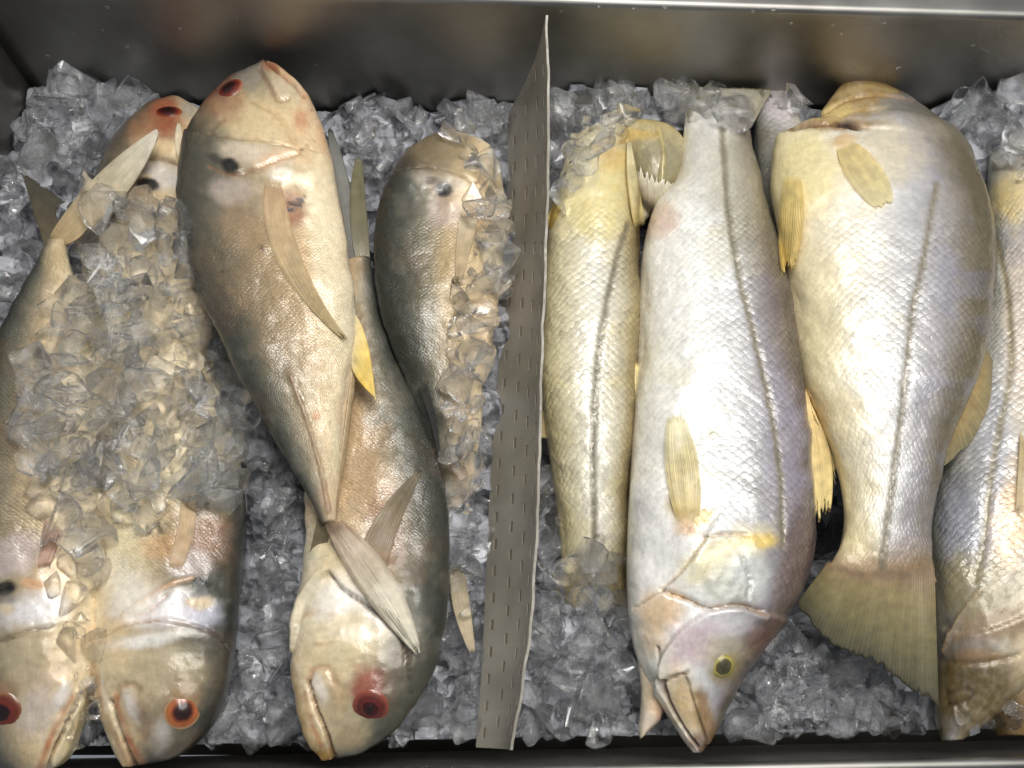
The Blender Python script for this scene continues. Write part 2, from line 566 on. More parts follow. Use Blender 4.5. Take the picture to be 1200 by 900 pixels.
def bed_height(x, y):
    P = np.stack([x, y, np.full_like(x, -0.02)], -1)
    px, py = proj(P)
    z = np.full_like(x, -0.028)
    for (bx, by, r, h) in BUMPS:
        z += h * np.exp(-((px - bx) ** 2 + (py - by) ** 2) / (2 * (r * 0.6) ** 2))
    # broken, facetted pieces
    G = 0.020
    best = np.full(x.shape, 1e9); hz = np.zeros_like(x)
    gi = np.floor(x / G).astype(int); gj = np.floor(y / G).astype(int)
    for di in (-1, 0, 1):
        for dj in (-1, 0, 1):
            a = gi + di; b_ = gj + dj
            def h(k):
                n = (a * 73856093 ^ b_ * 19349663 ^ k * 83492791) & 0xffffff
                n = ((n ^ (n >> 11)) * 1103515245) & 0x7fffffff
                return ((n >> 7) & 0xffff) / 65535.0
            cx = (a + h(1)) * G; cyy = (b_ + h(2)) * G
            d = (x - cx) ** 2 + (y - cyy) ** 2
            pz = (h(3) - 0.5) * 0.014 + (x - cx) * (h(4) - 0.5) * 1.3 + (y - cyy) * (h(5) - 0.5) * 1.3
            m = d < best
            best = np.where(m, d, best); hz = np.where(m, pz, hz)
    return z + hz


nbx, nby = 380, 300
gx = np.linspace(XL + 0.003, XR - 0.003, nbx)
V = np.zeros((nbx, nby, 3))
for i, x in enumerate(gx):
    V[i, :, 0] = x
    V[i, :, 1] = np.linspace(front_y(x) + 0.011, back_y(x) - 0.004, nby)
V[..., 2] = bed_height(V[..., 0], V[..., 1])
idx = np.arange(nbx * nby).reshape(nbx, nby)
F = np.stack([idx[:-1, :-1], idx[1:, :-1], idx[1:, 1:], idx[:-1, 1:]], -1).reshape(-1, 4).tolist()
Vb = V.reshape(-1, 3)
bed = link('ice_bed', grid_mesh('ice_bed', Vb, F, smooth=False), None, M_BED)
tag(bed, 'packed grey crushed ice filling the bottom of the steel bin', 'ice', kind='stuff')
BVH_BED = BVHTree.FromPolygons([tuple(v) for v in Vb], F)
BVHS = {'bed': BVH_BED}


def hit(px, py, which):
    d = ray(px, py); d = d / np.linalg.norm(d)
    best = None
    for k in which:
        loc, nor, _, dist = BVHS[k].ray_cast(Vector(CAM), Vector(d))
        if loc is not None and (best is None or dist < best[2]):
            best = (np.array(loc), np.array(nor), dist)
    return best


# ------------------------------------------------------------------ fish bodies
class Paint:
    def __init__(s, X, Y, V, S, nz):
        s.X, s.Y, s.v, s.s, s.nz = X, Y, V, S, nz
        s.C = np.zeros((len(X), 3)); s.D = np.zeros(len(X)); s.M = np.ones(len(X))

    def ramp(s, x, stops):
        xs = [a for a, _ in stops]; cs = np.array([lin(c) for _, c in stops])
        s.C = np.stack([np.interp(x, xs, cs[:, k]) for k in range(3)], -1)

    def mix(s, c, w):
        w = np.clip(w, 0, 1)[:, None]
        s.C = s.C * (1 - w) + lin(c) * w

    def spot(s, x, y, rx, ry, c, a=1.0, ang=0.0, soft=0.6, rag=0.45, disp=0.0):
        ca, sa = math.cos(math.radians(ang)), math.sin(math.radians(ang))
        dx = s.X - x; dy = s.Y - y
        d = np.hypot((dx * ca + dy * sa) / rx, (-dx * sa + dy * ca) / ry)
        d = d + (0.65 * fbm(s.X / 11, s.Y / 11, int(x + y), 5) + 0.35 * fbm(s.X / 30, s.Y / 30, int(x - y)) - 0.5) * 2 * rag
        w = 1 - sstep(1 - soft, 1 + soft * 0.5, d)
        if c is not None: s.mix(c, w * a * (0.72 + 0.45 * fbm(s.X / 5, s.Y / 5, int(x * 3 + y), 4)))
        s.D += disp * w
        return w

    def line(s, pl, wid, c, a=1.0, disp=0.0, soft=1.0, brk=1.0):
        pl = smooth_pl(pl)
        d = pldist(s.X, s.Y, pl) + (fbm(s.X / 6, s.Y / 6, 3) - 0.5) * wid * 0.6
        w = 1 - sstep(wid * (1 - soft) * 0.5, wid, d)
        if c is not None: s.mix(c, w * a * (1 - brk + brk * (0.35 + 1.0 * fbm(s.X / 14, s.Y / 14, int(pl[0][0]), 3))))
        s.D += disp * w * 1.7
        return w

    def step(s, pl, wid, h):
        """a fold: the skin on one side of the line (left when walking it) stands h proud and falls off over wid"""
        pl = smooth_pl(pl, 40)
        best = np.full(s.X.shape, 1e9); sg = np.zeros_like(best)
        for (x0, y0), (x1, y1) in zip(pl[:-1], pl[1:]):
            dx, dy = x1 - x0, y1 - y0
            t = np.clip(((s.X - x0) * dx + (s.Y - y0) * dy) / (dx * dx + dy * dy + 1e-9), 0, 1)
            d = np.hypot(s.X - x0 - t * dx, s.Y - y0 - t * dy)
            sd = np.sign((s.X - x0) * dy - (s.Y - y0) * dx)
            m = d < best
            best = np.where(m, d, best); sg = np.where(m, sd, sg)
        s.D += np.where(sg > 0, 1.5 * h * np.exp(-best / wid), 0) * sstep(0, 2.0, np.where(sg > 0, best, 0))

    def mottle(s, amt, size=14, seed=5):
        ca, sa = 0.8, 0.6
        n = fbm((s.X * ca + s.Y * sa) / size, (s.Y * ca - s.X * sa) / size, seed, 5)
        s.C *= (1 + amt * (n - 0.5) * 2)[:, None]

    def tint(s, c, amt, size, seed, thr=0.5, mask=1.0):
        n = fbm(s.X / size, s.Y / size, seed, 4)
        w = (amt * mask * sstep(thr, thr + 0.2, n)) * np.ones(len(s.X))
        l = lin(c); lum = s.C.mean(1, keepdims=True)
        tgt = l / l.mean() * (0.65 * lum + 0.35 * l.mean())
        s.C = s.C * (1 - w[:, None]) + tgt * w[:, None]


def loft(st, NS=230, top=84, bot=36, bexp=0.92, thin=1.0):
    st = np.asarray(st, float)
    cen = np.stack([(st[:, 0] + st[:, 2]) / 2, (st[:, 1] + st[:, 3]) / 2], -1)
    R = catmull(np.concatenate([cen, st], 1), NS)[:, 2:]
    L = unproj(R[:, 0], R[:, 1], R[:, 4]); Rr = unproj(R[:, 2], R[:, 3], R[:, 4])
    th = np.maximum(R[:, 5] * thin, 0.0015)
    # angular samples: upper side dense
    ph = np.concatenate([np.linspace(math.pi, 0, top, endpoint=False), np.linspace(0, -math.pi, bot, endpoint=False)])
    c = np.cos(ph); sn = np.sign(np.sin(ph)) * np.abs(np.sin(ph)) ** bexp
    C = (L + Rr) / 2; Hh = (Rr - L) / 2
    P = C[:, None, :] + Hh[:, None, :] * c[None, :, None]
    P[:, :, 2] += th[:, None] * sn[None, :]
    n = len(ph)
    cl = np.linalg.norm(np.diff(C, axis=0), axis=1)
    u = np.concatenate([[0], np.cumsum(cl)])
    hw = np.linalg.norm(Hh, axis=1)
    # arc coordinate across: scales wrap round the flank
    v = (ph[None, :] - math.pi / 2) * -1 * (np.percentile(hw, 70) * 0.8)
    UV = np.stack([np.repeat(u[:, None], n, 1), np.repeat(v, NS, 0)], -1)
    return P, UV, ph, n


def fish_part(name, parent, st, paint, mat, bvh, NS=230, top=84, bot=36, origin=None, seed=0, bexp=0.92):
    P, UV, ph, n = loft(st, NS, top, bot, .74 if mat is M_JACK else .82, .9 if mat is M_JACK else 1.0)
    # normals on the grid
    du = np.gradient(P, axis=0)
    dv = (np.roll(P, -1, 1) - np.roll(P, 1, 1))
    N = np.cross(dv, du); N /= (np.linalg.norm(N, axis=2, keepdims=True) + 1e-12)
    Cc = P.mean(1, keepdims=True)
    flip = np.sign(((P - Cc) * N).sum(2).mean())
    N *= flip if flip != 0 else 1
    X, Y = proj(P.reshape(-1, 3))
    vv = np.repeat(((1 + np.cos(ph)) / 2)[None, :], NS, 0).ravel()
    ss = np.repeat(np.linspace(0, 1, NS)[:, None], n, 1).ravel()
    A = Paint(X, Y, vv, ss, N.reshape(-1, 3)[:, 2])
    paint(A)
    A.C = np.clip(A.C, 0, 1) ** (1.08 if mat is M_JACK else 1.06)
    if mat is M_JACK:
        lum = A.C @ np.array([.3, .55, .15])
        A.C = lum[:, None] + (A.C - lum[:, None]) * .95
    wgt = sstep(-0.1, 0.35, N.reshape(-1, 3)[:, 2])
    # soft flesh unevenness
    A.D += (fbm(X / 34, Y / 34, 11 + seed, 4) - 0.5) * 0.0055 + (fbm(X / 95, Y / 95, 51 + seed, 2) - 0.5) * 0.0065
    Q = (P.reshape(-1, 3) + N.reshape(-1, 3) * (A.D * wgt)[:, None])
    Q = np.concatenate([Q, P[0].mean(0)[None], P[-1].mean(0)[None]])
    col = np.concatenate([A.C, A.C[:1], A.C[-1:]]); msk = np.concatenate([A.M, [0, 0]])
    uv = np.concatenate([UV.reshape(-1, 2), UV[0, :1], UV[-1, :1]])
    I = np.arange(NS * n).reshape(NS, n)
    I2 = np.roll(I, -1, 1)
    F = np.stack([I[:-1], I[1:], I2[1:], I2[:-1]], -1).reshape(-1, 4).tolist()
    a, b_ = NS * n, NS * n + 1
    F += [(a, int(I[0, k]), int(I2[0, k])) for k in range(n)] + [(b_, int(I2[-1, k]), int(I[-1, k])) for k in range(n)]
    if flip < 0:
        pass
    BVHS[bvh] = BVHTree.FromPolygons([tuple(q) for q in Q], F)
    org = np.array(parent.location) if parent is not None else np.zeros(3)
    me = grid_mesh(name, Q - org, F, col, uv, msk)
    me.validate()
    bm = bmesh.new(); bm.from_mesh(me); bmesh.ops.recalc_face_normals(bm, faces=bm.faces); bm.to_mesh(me); bm.free()
    return link(name, me, parent, mat)


def thing(name, st, label, cat, group=None):
    st = np.asarray(st, float)
    m = st[len(st) // 2]
    p = unproj((m[0] + m[2]) / 2, (m[1] + m[3]) / 2, m[4]); p[2] -= m[5]
    return tag(empty(name, tuple(p)), label, cat, group)


# ------------------------------------------------------------------ fins and eyes
def fin(parent, name, base, tip, mid=None, on=None, lift=0.0025, z=None, nray=10, cb=(200, 180, 140), ct=(200, 180, 140),
        cray=None, cs=None, fade=None, jag=0.05, ridge=0.00012, see=0.0, nlen=26, thick=0.0009, seed=1, wave=0.0, smooth=6):
    per = 6
    nray = int(nray * 2)
    W = nray * per + 1
    w_ = np.linspace(0, 1, W)
    def res(pl):
        pl = np.asarray(pl, float)
        return catmull(pl, W) if len(pl) > 2 else np.stack([np.interp(w_, np.linspace(0, 1, len(pl)), pl[:, k]) for k in (0, 1)], -1)
    B, T = res(base), res(tip)
    Mi = res(mid) if mid is not None else (B + T) / 2
    rg = np.random.default_rng(seed)
    ln = 1 - jag * rg.random(nray + 1)
    ray_id = w_ * nray
    ray_id = np.clip(ray_id + .9 * (vnoise(w_ * nray * .6, w_ * 0 + seed, seed) - .5), 0, nray)
    cut = np.interp(ray_id, np.arange(nray + 1), ln)
    frac = np.abs(ray_id - np.round(ray_id)) * 2       # 0 on a ray, 1 between rays
    cut = cut - jag * 0.6 * frac * rg.random(1)
    t = np.linspace(0, 1, nlen)[:, None] * cut[None, :]
    Q = ((1 - t) ** 2)[..., None] * B + (2 * t * (1 - t))[..., None] * (2 * Mi - (B + T) / 2) + (t ** 2)[..., None] * T
    PX, PY = Q[..., 0], Q[..., 1]
    if on is None:
        zz = z[0] + (z[1] - z[0]) * t ** 1.2
        if len(z) > 2: zz = zz + (z[2] * 4 * t * (1 - t))
        P = unproj(PX, PY, zz)
    else:
        Z = np.full(PX.shape, np.nan)
        for i in range(nlen):
            for j in range(W):
                if j % 3 and j != W - 1: continue
                h = hit(PX[i, j], PY[i, j], on)
                if h is not None: Z[i, j] = h[0][2]
        for i in range(nlen):
            ok = ~np.isnan(Z[i])
            if ok.any(): Z[i] = np.interp(np.arange(W), np.where(ok)[0], Z[i][ok])
        for j in range(W):
            ok = ~np.isnan(Z[:, j])
            Z[:, j] = np.interp(np.arange(nlen), np.where(ok)[0], Z[:, j][ok]) if ok.any() else 0
        Zs = Z.copy()
        for _ in range(smooth):
            Zp = np.pad(Zs, 1, mode='edge')
            Zs = np.maximum((Zp[:-2, 1:-1] + Zp[2:, 1:-1] + Zp[1:-1, :-2] + Zp[1:-1, 2:]) / 4, Z - 0.0005)
        lf = lift if not isinstance(lift, tuple) else lift[0] + (lift[1] - lift[0]) * t
        P = unproj(PX, PY, Zs + lf - .0012 * (1 - sstep(0, .18, t)))
    rdg = (1 - frac)[None, :] * ridge * (1 - 0.5 * t) * (0.3 + 1.2 * fbm(PX / 10, PY / 10, seed + 3))
    P = P + np.array([0, 0, 1.0]) * (rdg + wave * np.sin(w_ * 17 + seed)[None, :] * t)[..., None]
    cbl, ctl = lin(cb), lin(ct)
    tt = t[..., None]
    C = cbl * (1 - tt) + ctl * tt
    if cs is not None:
        xs = [c[0] for c in cs]; cc = np.array([lin(c[1]) for c in cs])
        C = np.stack([np.interp(t + 0.04 * (fbm(PX / 12, PY / 12, seed) - .5), xs, cc[:, k]) for k in range(3)], -1)
    tone = np.interp(ray_id, np.arange(nray + 1), rg.normal(1, .05, nray + 1))
    C = C * (tone[None, :] * (1 + 0.08 * (0.5 - frac)[None, :]))[..., None]
    if cray is not None:
        k = ((1 - frac) ** 2)[None, :, None] * 0.16
        C = C * (1 - k) + lin(cray) * k
    C = C * (0.78 + 0.44 * fbm(PX / 9, PY / 9, seed)[..., None])
    n0 = W
    I = np.arange(nlen * W).reshape(nlen, W)
    F = np.stack([I[:-1, :-1], I[1:, :-1], I[1:, 1:], I[:-1, 1:]], -1).reshape(-1, 4).tolist()
    org = np.array(parent.location)
    if parent.parent is not None: org = org + np.array(parent.parent.location)
    uv = np.stack([PX * 0.0008, PY * 0.0008], -1).reshape(-1, 2)
    fd = (1 - sstep(0.0, .16, t)) * (1.0 if (on is not None if fade is None else fade) else 0.0)
    ef = (1 - sstep(0, .14, np.minimum(w_, 1 - w_)))[None, :] * sstep(.1, .3, t) * (.75 if on is not None else .25) + .5 * sstep(.9, 1, t) * (1.0 if on is not None else .4)
    sm = np.maximum(np.maximum(fd, np.clip(ef, 0, .85)), see * (0.4 + 0.6 * frac)[None, :] * (0.3 + 0.7 * t)).ravel()
    Pf = P.reshape(-1, 3)
    me = grid_mesh(name, Pf - org, F, C.reshape(-1, 3), uv, sm)
    o = link(name, me, parent, M_FIN)
    so = o.modifiers.new('skin_thickness', 'SOLIDIFY'); so.thickness = thick; so.offset = 0
    BVHS[f'{name}_{len(BVHS)}'] = BVHTree.FromPolygons([tuple(q) for q in Pf], F)
    return o


def eye(parent, px, py, r_px, on, rings, dome=0.26, squash=1.0, ang=0.0, sink=0.05, pupil=0.42, pupil_col=(20, 14, 14), bulge_n=None):
    """a domed eye set in the head with its pupil as a lens on top"""
    h = hit(px, py, on)
    P0, N0 = h[0], h[1]
    dist = h[2]
    r = r_px * dist / FPX
    N0 = N0 / np.linalg.norm(N0)
    if N0[2] < 0: N0 = -N0
    rot = Vector(N0).to_track_quat('Z', 'Y').to_matrix().to_4x4() @ Matrix.Rotation(math.radians(ang), 4, 'Z') @ Matrix.Diagonal((1, squash, 1, 1))

    def dome_mesh(name, rad, hgt, cols, off):
        nr, na = 14, 40
        V = [(0, 0, hgt)]; C = [lin(cols[0][1])]
        xs = [c[0] for c in cols]; cs = np.array([lin(c[1]) for c in cols])
        for i in range(1, nr + 1):
            q = i / nr
            for k in range(na):
                a = 2 * math.pi * k / na
                V.append((rad * q * math.cos(a), rad * q * math.sin(a), hgt * max(0, 1 - q * q) ** 1.25 - (0.0006 if i == nr else 0)))
                qq = min(1, max(0, q + 0.13 * (vnoise(np.array(1.6 * math.cos(a) + 20 + r * 900), np.array(1.6 * math.sin(a) + 20), 4) - 0.5)))
                C.append(np.array([np.interp(qq, xs, cs[:, j]) for j in range(3)]) * ((0.42 + 0.36 * vnoise(np.array(5 * q * math.cos(a) + 9), np.array(5 * q * math.sin(a) + 9), 8)) * (1 - q ** 3) + .95 * q ** 3))
        F = [(0, 1 + k, 1 + (k + 1) % na) for k in range(na)]
        for i in range(nr - 1):
            for k in range(na):
                a = 1 + i * na + k; b_ = 1 + i * na + (k + 1) % na
                F.append((a, a + na, b_ + na, b_))
        me = grid_mesh(name, np.array(V), F, np.array(C))
        return me
    e = link('eye', dome_mesh('eye', r, r * dome, rings, 0), parent, M_EYE)
    pl = Vector(P0 - N0 * r * sink) - Vector(parent.location)
    e.matrix_local = Matrix.Translation(pl) @ rot
    p = link('pupil', dome_mesh('pupil', r * pupil, r * 0.10, [(0, pupil_col), (0.8, pupil_col), (1, pupil_col)], 0), e, M_EYE)
    p.location = (0, 0, r * dome * (1 - (pupil * 0.8) ** 2) ** 1.25 - r * .05)
    return e


# ================================================================== LEFT: the jacks
def jack_base(A, dorsal, dark=1.0, shift=0.0):
    shift = shift - (.07 if dorsal == 'L' else .0)
    v = A.v if dorsal == 'L' else 1 - A.v
    v = v + (fbm(A.X / 60, A.Y / 60, 9) - 0.5) * 0.08 + shift
    A.ramp(v, [(0.0, (62, 64, 58)), (0.10, (78, 78, 68)), (0.22, (108, 104, 88)), (0.36, (150, 137, 112)), (0.52, (184, 164, 130)),
               (0.70, (212, 190, 150)), (0.86, (228, 212, 176)), (1.0, (226, 214, 186))])
    A.mottle(0.10, 20, 21); A.mottle(0.16, 3.5, 31)
    A.tint((176, 132, 90), 0.22, 60, 41, 0.52)
    A.tint((200, 188, 164), 0.25, 26, 43, 0.55)
    A.tint((120, 124, 118), 0.15, 34, 47, 0.58)


# ---- large jack lying on top, head up
st = [(309, 73, 316, 72, .050, .004), (295, 82, 333, 84, .051, .010), (267, 100, 357, 107, .053, .018), (242, 126, 372, 136, .055, .026),
      (222, 160, 385, 172, .058, .033), (212, 205, 394, 215, .060, .037), (209, 255, 402, 262, .060, .037), (216, 305, 410, 312, .060, .036),
      (236, 352, 418, 365, .058, .034), (262, 402, 418, 410, .056, .031), (290, 455, 411, 455, .054, .027), (318, 510, 404, 512, .053, .021),
      (345, 555, 398, 560, .053, .015), (366, 590, 394, 592, .054, .010), (377, 615, 393, 612, .055, .008)]
J1 = thing('jack_fish', st, 'large cream jack with yellow anal fin lying uppermost, snout by the back wall', 'fish', 'jacks in the left compartment')


def p_j1(A):
    jack_base(A, 'L')
    A.M *= sstep(225, 300, A.Y) * 0.9
    A.spot(300, 140, 62, 34, (226, 203, 156), .75); A.spot(225, 215, 22, 60, (92, 84, 68), .6)
    A.spot(286, 268, 40, 30, (150, 122, 92), .5, 30); A.spot(250, 300, 26, 60, (112, 102, 82), .5, -15)
    A.spot(262, 118, 30, 30, (150, 92, 62), .55)
    A.spot(292, 92, 24, 12, (150, 142, 130), .7, -40)
    A.spot(240, 150, 20, 30, (110, 98, 78), .5)
    A.line([(318, 70), (350, 100), (372, 145), (388, 190)], 13, (205, 150, 104), .6)
    A.spot(352, 142, 12, 16, (196, 112, 66), .55)
    A.spot(318, 76, 12, 8, (176, 104, 70), .7)
    # mouth and maxilla
    A.line([(312, 71), (326, 84), (344, 98), (356, 112)], 4, (112, 62, 44), .8, -.004)
    A.spot(328, 103, 16, 9, (214, 196, 170), .6, 55, disp=.0008)
    A.line([(304, 80), (318, 104), (326, 118), (338, 116)], 3, (120, 78, 56), .7, -.0025)
    # gill cover
    A.step([(352, 176), (330, 172), (300, 166), (270, 164), (240, 158)], 26, .0032)
    A.line([(240, 158), (262, 162), (300, 165), (335, 172), (354, 178)], 3.2, (112, 72, 48), .8, -.0022)
    A.spot(300, 184, 46, 14, (222, 206, 184), .7, 8)
    A.spot(322, 188, 26, 10, (232, 190, 150), .5, -20)
    A.line([(246, 196), (272, 206), (300, 200), (330, 188), (352, 182)], 2.6, (150, 100, 66), .7, -.0018)
    A.spot(270, 196, 12, 9, (10, 10, 12), 1, 20, .35, .3)
    A.spot(254, 188, 11, 6, (54, 50, 46), .7, 30)
    A.spot(272, 224, 30, 15, (196, 180, 170), .6)
    A.spot(330, 206, 15, 10, (236, 226, 208), .95, disp=.002)
    A.spot(340, 245, 26, 24, (150, 92, 62), .8)
    A.spot(380, 250, 22, 70, (238, 222, 186), .6)
    for k in range(5):
        A.line([(335 + k * 4.2, 249 - k * 1.5), (340 + k * 4.2, 236 - k * 1.2)], 2.4, (26, 20, 16), 1.0, brk=.2)
    A.spot(388, 310, 26, 110, (236, 222, 190), .65, -6); A.spot(318, 340, 46, 110, (170, 143, 108), .55, -20)
    A.line([(300, 120), (330, 140), (345, 165)], 5, (196, 160, 116), .5, -.001); A.line([(262, 140), (250, 150), (246, 160)], 5, (120, 96, 72), .5, -.001)
    for q in range(26):
        A.spot(240 + 150 * ((q * .618) % 1), 110 + 420 * ((q * .377) % 1), 2.2, 1.8, (110, 70, 46), .55, rag=.2)
    A.spot(402, 250, 5, 26, (176, 92, 58), .7, -8)
    A.line([(285, 300), (300, 360), (330, 420), (352, 470)], 14, (120, 104, 78), .35)
    A.line([(340, 440), (362, 500), (378, 560), (385, 600)], 4, (148, 108, 92), .45, .001)
    A.spot(405, 480, 8, 60, (206, 190, 160), .5, 8)
    A.spot(371, 487, 6, 5, (190, 122, 66), .7)
    A.spot(308, 292, 3, 2.5, (60, 40, 26), .8); A.spot(260, 318, 2.5, 2.5, (50, 36, 26), .7)


fish_part('body', J1, st, p_j1, M_JACK, 'j1', seed=1)
eye(J1, 269, 104, 17, ['j1'], [(0, (34, 12, 12)), (.45, (52, 14, 12)), (.6, (110, 36, 28)), (.8, (124, 50, 38)), (1, (170, 118, 88))], squash=.78, ang=20, pupil=.6, pupil_col=(26, 10, 10))

# ---- jack below, head down beside the divider
st = [(378, 890, 384, 890, .014, .006), (364, 872, 420, 882, .016, .018), (352, 838, 458, 860, .018, .028), (345, 800, 486, 825, .020, .034),
      (344, 770, 505, 790, .020, .037), (352, 730, 518, 745, .020, .038), (362, 690, 525, 695, .018, .038), (362, 640, 527, 645, .014, .037),
      (358, 590, 525, 595, .010, .036), (362, 540, 513, 545, .006, .034), (370, 490, 496, 495, .002, .031), (385, 440, 474, 445, -.002, .027),
      (396, 390, 454, 395, -.002, .021), (404, 345, 440, 345, .000, .016), (408, 310, 434, 305, .002, .011)]
J2 = thing('jack_fish', st, 'dark backed jack with red eye on the front rim, crossed by a pale tail', 'fish', 'jacks in the left compartment')


def p_j2(A):
    jack_base(A, 'R', shift=-.02)
    A.M *= 1 - sstep(600, 680, A.Y)
    A.tint((124, 134, 132), 0.25, 16, 53, 0.55)
    A.spot(430, 560, 34, 60, (188, 160, 124), .6, -20)
    A.spot(455, 620, 26, 50, (150, 108, 84), .5, 0)
    A.spot(400, 720, 60, 52, (234, 220, 190), .85)
    A.spot(425, 706, 30, 16, (236, 230, 222), .8, 20)
    A.spot(450, 725, 24, 14, (206, 200, 196), .6, 10)
    A.spot(395, 770, 50, 40, (222, 204, 164), .7)
    A.spot(470, 760, 26, 44, (146, 138, 122), .6, 20)
    A.spot(434, 808, 26, 32, (150, 66, 46), .8, -10)
    A.spot(405, 850, 32, 30, (206, 190, 150), .6)
    A.spot(470, 830, 20, 40, (104, 100, 78), .5, 40)
    A.line([(345, 790), (352, 830), (368, 872), (380, 888)], 10, (216, 176, 108), .75)
    A.spot(376, 884, 14, 9, (210, 164, 76), .8)
    A.line([(362, 800), (370, 830), (384, 862), (392, 888)], 3.6, (120, 66, 40), .85, -.0045)
    A.line([(358, 812), (366, 846), (378, 872)], 5, (184, 120, 72), .7)
    A.spot(376, 806, 8, 24, (226, 216, 204), .85, -14, disp=.001)
    A.line([(362, 796), (370, 784), (386, 784), (392, 800)], 6, (176, 124, 84), .5, -.0012)
    A.spot(402, 842, 22, 34, (168, 154, 126), .6, -12); A.spot(480, 800, 24, 50, (92, 88, 74), .6, 30)
    # open gill cover edge
    A.step([(352, 735), (362, 705), (388, 674), (400, 690), (440, 712), (470, 735), (476, 775)], 30, .005)
    A.line([(388, 672), (402, 690), (440, 716), (470, 738), (478, 776)], 3.0, (116, 92, 72), .7, -.003)
    A.line([(372, 755), (392, 752), (400, 738), (376, 738)], 2.0, (196, 160, 118), .6, .0012)
    A.line([(360, 722), (380, 716), (396, 720)], 7, (206, 164, 118), .5)
    A.spot(392, 700, 34, 22, (244, 238, 228), .8, -40); A.spot(420, 742, 34, 14, (240, 230, 206), .7); A.spot(460, 790, 16, 40, (124, 112, 92), .5, 20)
    A.spot(398, 815, 12, 26, (190, 160, 116), .5); A.spot(412, 862, 22, 16, (150, 130, 96), .5, -20)
    A.mottle(.12, 4, 77)


fish_part('body', J2, st, p_j2, M_JACK, 'j2', seed=2)
eye(J2, 434, 829, 20, ['j2'], [(0, (60, 12, 12)), (.4, (66, 14, 12)), (.5, (120, 44, 36)), (.62, (96, 34, 28)), (.75, (116, 52, 42)), (1, (150, 80, 58))], squash=1.0, dome=.26, pupil=.3, pupil_col=(40, 10, 12))
fin(J2, 'pectoral_fin', [(420, 660), (452, 676)], [(494, 546), (497, 549)], mid=[(440, 606), (466, 622)], on=['j2'], lift=.002, nray=9, cb=(168, 140, 108), ct=(146, 136, 112), see=.75, thick=.0004, seed=4)
fin(J2, 'tail_fin', [(406, 312), (420, 308)], [(384, 150), (388, 150)], mid=[(392, 230), (412, 225)], z=(.004, .030), nray=6, cb=(96, 92, 78), ct=(80, 80, 70), jag=.02, seed=5)
fin(J2, 'tail_fin', [(418, 310), (434, 306)], [(418, 182), (424, 186)], mid=[(410, 240), (430, 250)], z=(.006, .034), nray=6, cb=(124, 118, 92), ct=(122, 118, 88), jag=.02, seed=6)

# ---- jack against the divider, half under ice
st = [(512, 156, 540, 154, .012, .005), (490, 168, 566, 166, .012, .013), (467, 191, 582, 189, .013, .022), (450, 225, 590, 222, .014, .033),
      (441, 265, 592, 262, .012, .035), (439, 310, 589, 308, .010, .035), (444, 355, 584, 355, .008, .034), (457, 400, 577, 402, .004, .031),
      (474, 445, 566, 448, .000, .026), (490, 490, 562, 495, -.006, .022), (502, 535, 556, 540, -.016, .018), (513, 580, 550, 585, -.028, .013),
      (521, 625, 545, 628, -.034, .009), (526, 655, 544, 655, -.034, .007)]
J3 = thing('jack_fish', st, 'grey jack wedged along the plastic divider with ice heaped over its head and belly', 'fish', 'jacks in the left compartment')


def p_j3(A):
    jack_base(A, 'L', shift=-.06)
    A.M *= sstep(230, 280, A.Y)
    A.spot(510, 170, 40, 24, (150, 132, 100), .6)
    A.spot(535, 330, 26, 100, (196, 172, 126), .6)
    A.line([(478, 200), (500, 196), (530, 202), (556, 214)], 3, (110, 76, 52), .7, -.003)
    A.step([(560, 214), (530, 202), (500, 194), (476, 200)], 22, .003)
    A.spot(515, 214, 34, 10, (196, 184, 168), .6, 12)
    A.spot(520, 222, 11, 9, (12, 12, 14), 1, 20, .35, .3)
    A.spot(505, 212, 10, 5, (70, 62, 56), .7)
    A.spot(522, 250, 22, 18, (196, 176, 170), .55)
    A.line([(486, 300), (492, 360), (500, 430), (506, 480)], 3, (104, 90, 72), .4)
    A.spot(566, 288, 6, 9, (40, 34, 30), .8)


fish_part('body', J3, st, p_j3, M_JACK, 'j3', seed=3)
fin(J3, 'dorsal_fin', [(490, 455), (505, 500), (514, 540)], [(502, 448), (512, 492), (517, 544)], on=['j3'], lift=.004, nray=8, cb=(70, 68, 64), ct=(60, 60, 58), seed=7)
fin(J3, 'pectoral_fin', [(540, 246), (562, 252)], [(534, 330), (540, 334)], mid=[(534, 290), (552, 292)], on=['j3'], lift=.002, nray=7, cb=(206, 190, 158), ct=(186, 160, 116), see=.3, seed=8)
fin(J3, 'tail_fin', [(529, 664), (543, 664)], [(552, 768), (557, 764)], mid=[(531, 712), (551, 710)], z=(-.022, .000), nray=7, cb=(150, 138, 110), ct=(206, 190, 158), jag=.03, seed=9)

# ---- jack at far left, tail up
st = [(18, 912, 46, 908, .026, .008), (-12, 890, 74, 893, .028, .020), (-33, 850, 95, 850, .030, .030), (-44, 800, 108, 800, .032, .036),
      (-50, 750, 115, 750, .032, .038), (-50, 700, 119, 700, .032, .039), (-48, 640, 121, 640, .032, .039), (-42, 580, 122, 580, .032, .038),
      (-32, 520, 119, 520, .032, .036), (-18, 460, 113, 460, .032, .033), (-2, 410, 105, 410, .033, .028), (18, 365, 96, 365, .036, .022),
      (38, 325, 86, 325, .041, .015), (52, 296, 78, 294, .045, .010), (58, 284, 77, 282, .047, .008)]
J4 = thing('jack_fish', st, 'jack along the side wall with its pale forked tail raised over the ice', 'fish', 'jacks in the left compartment')


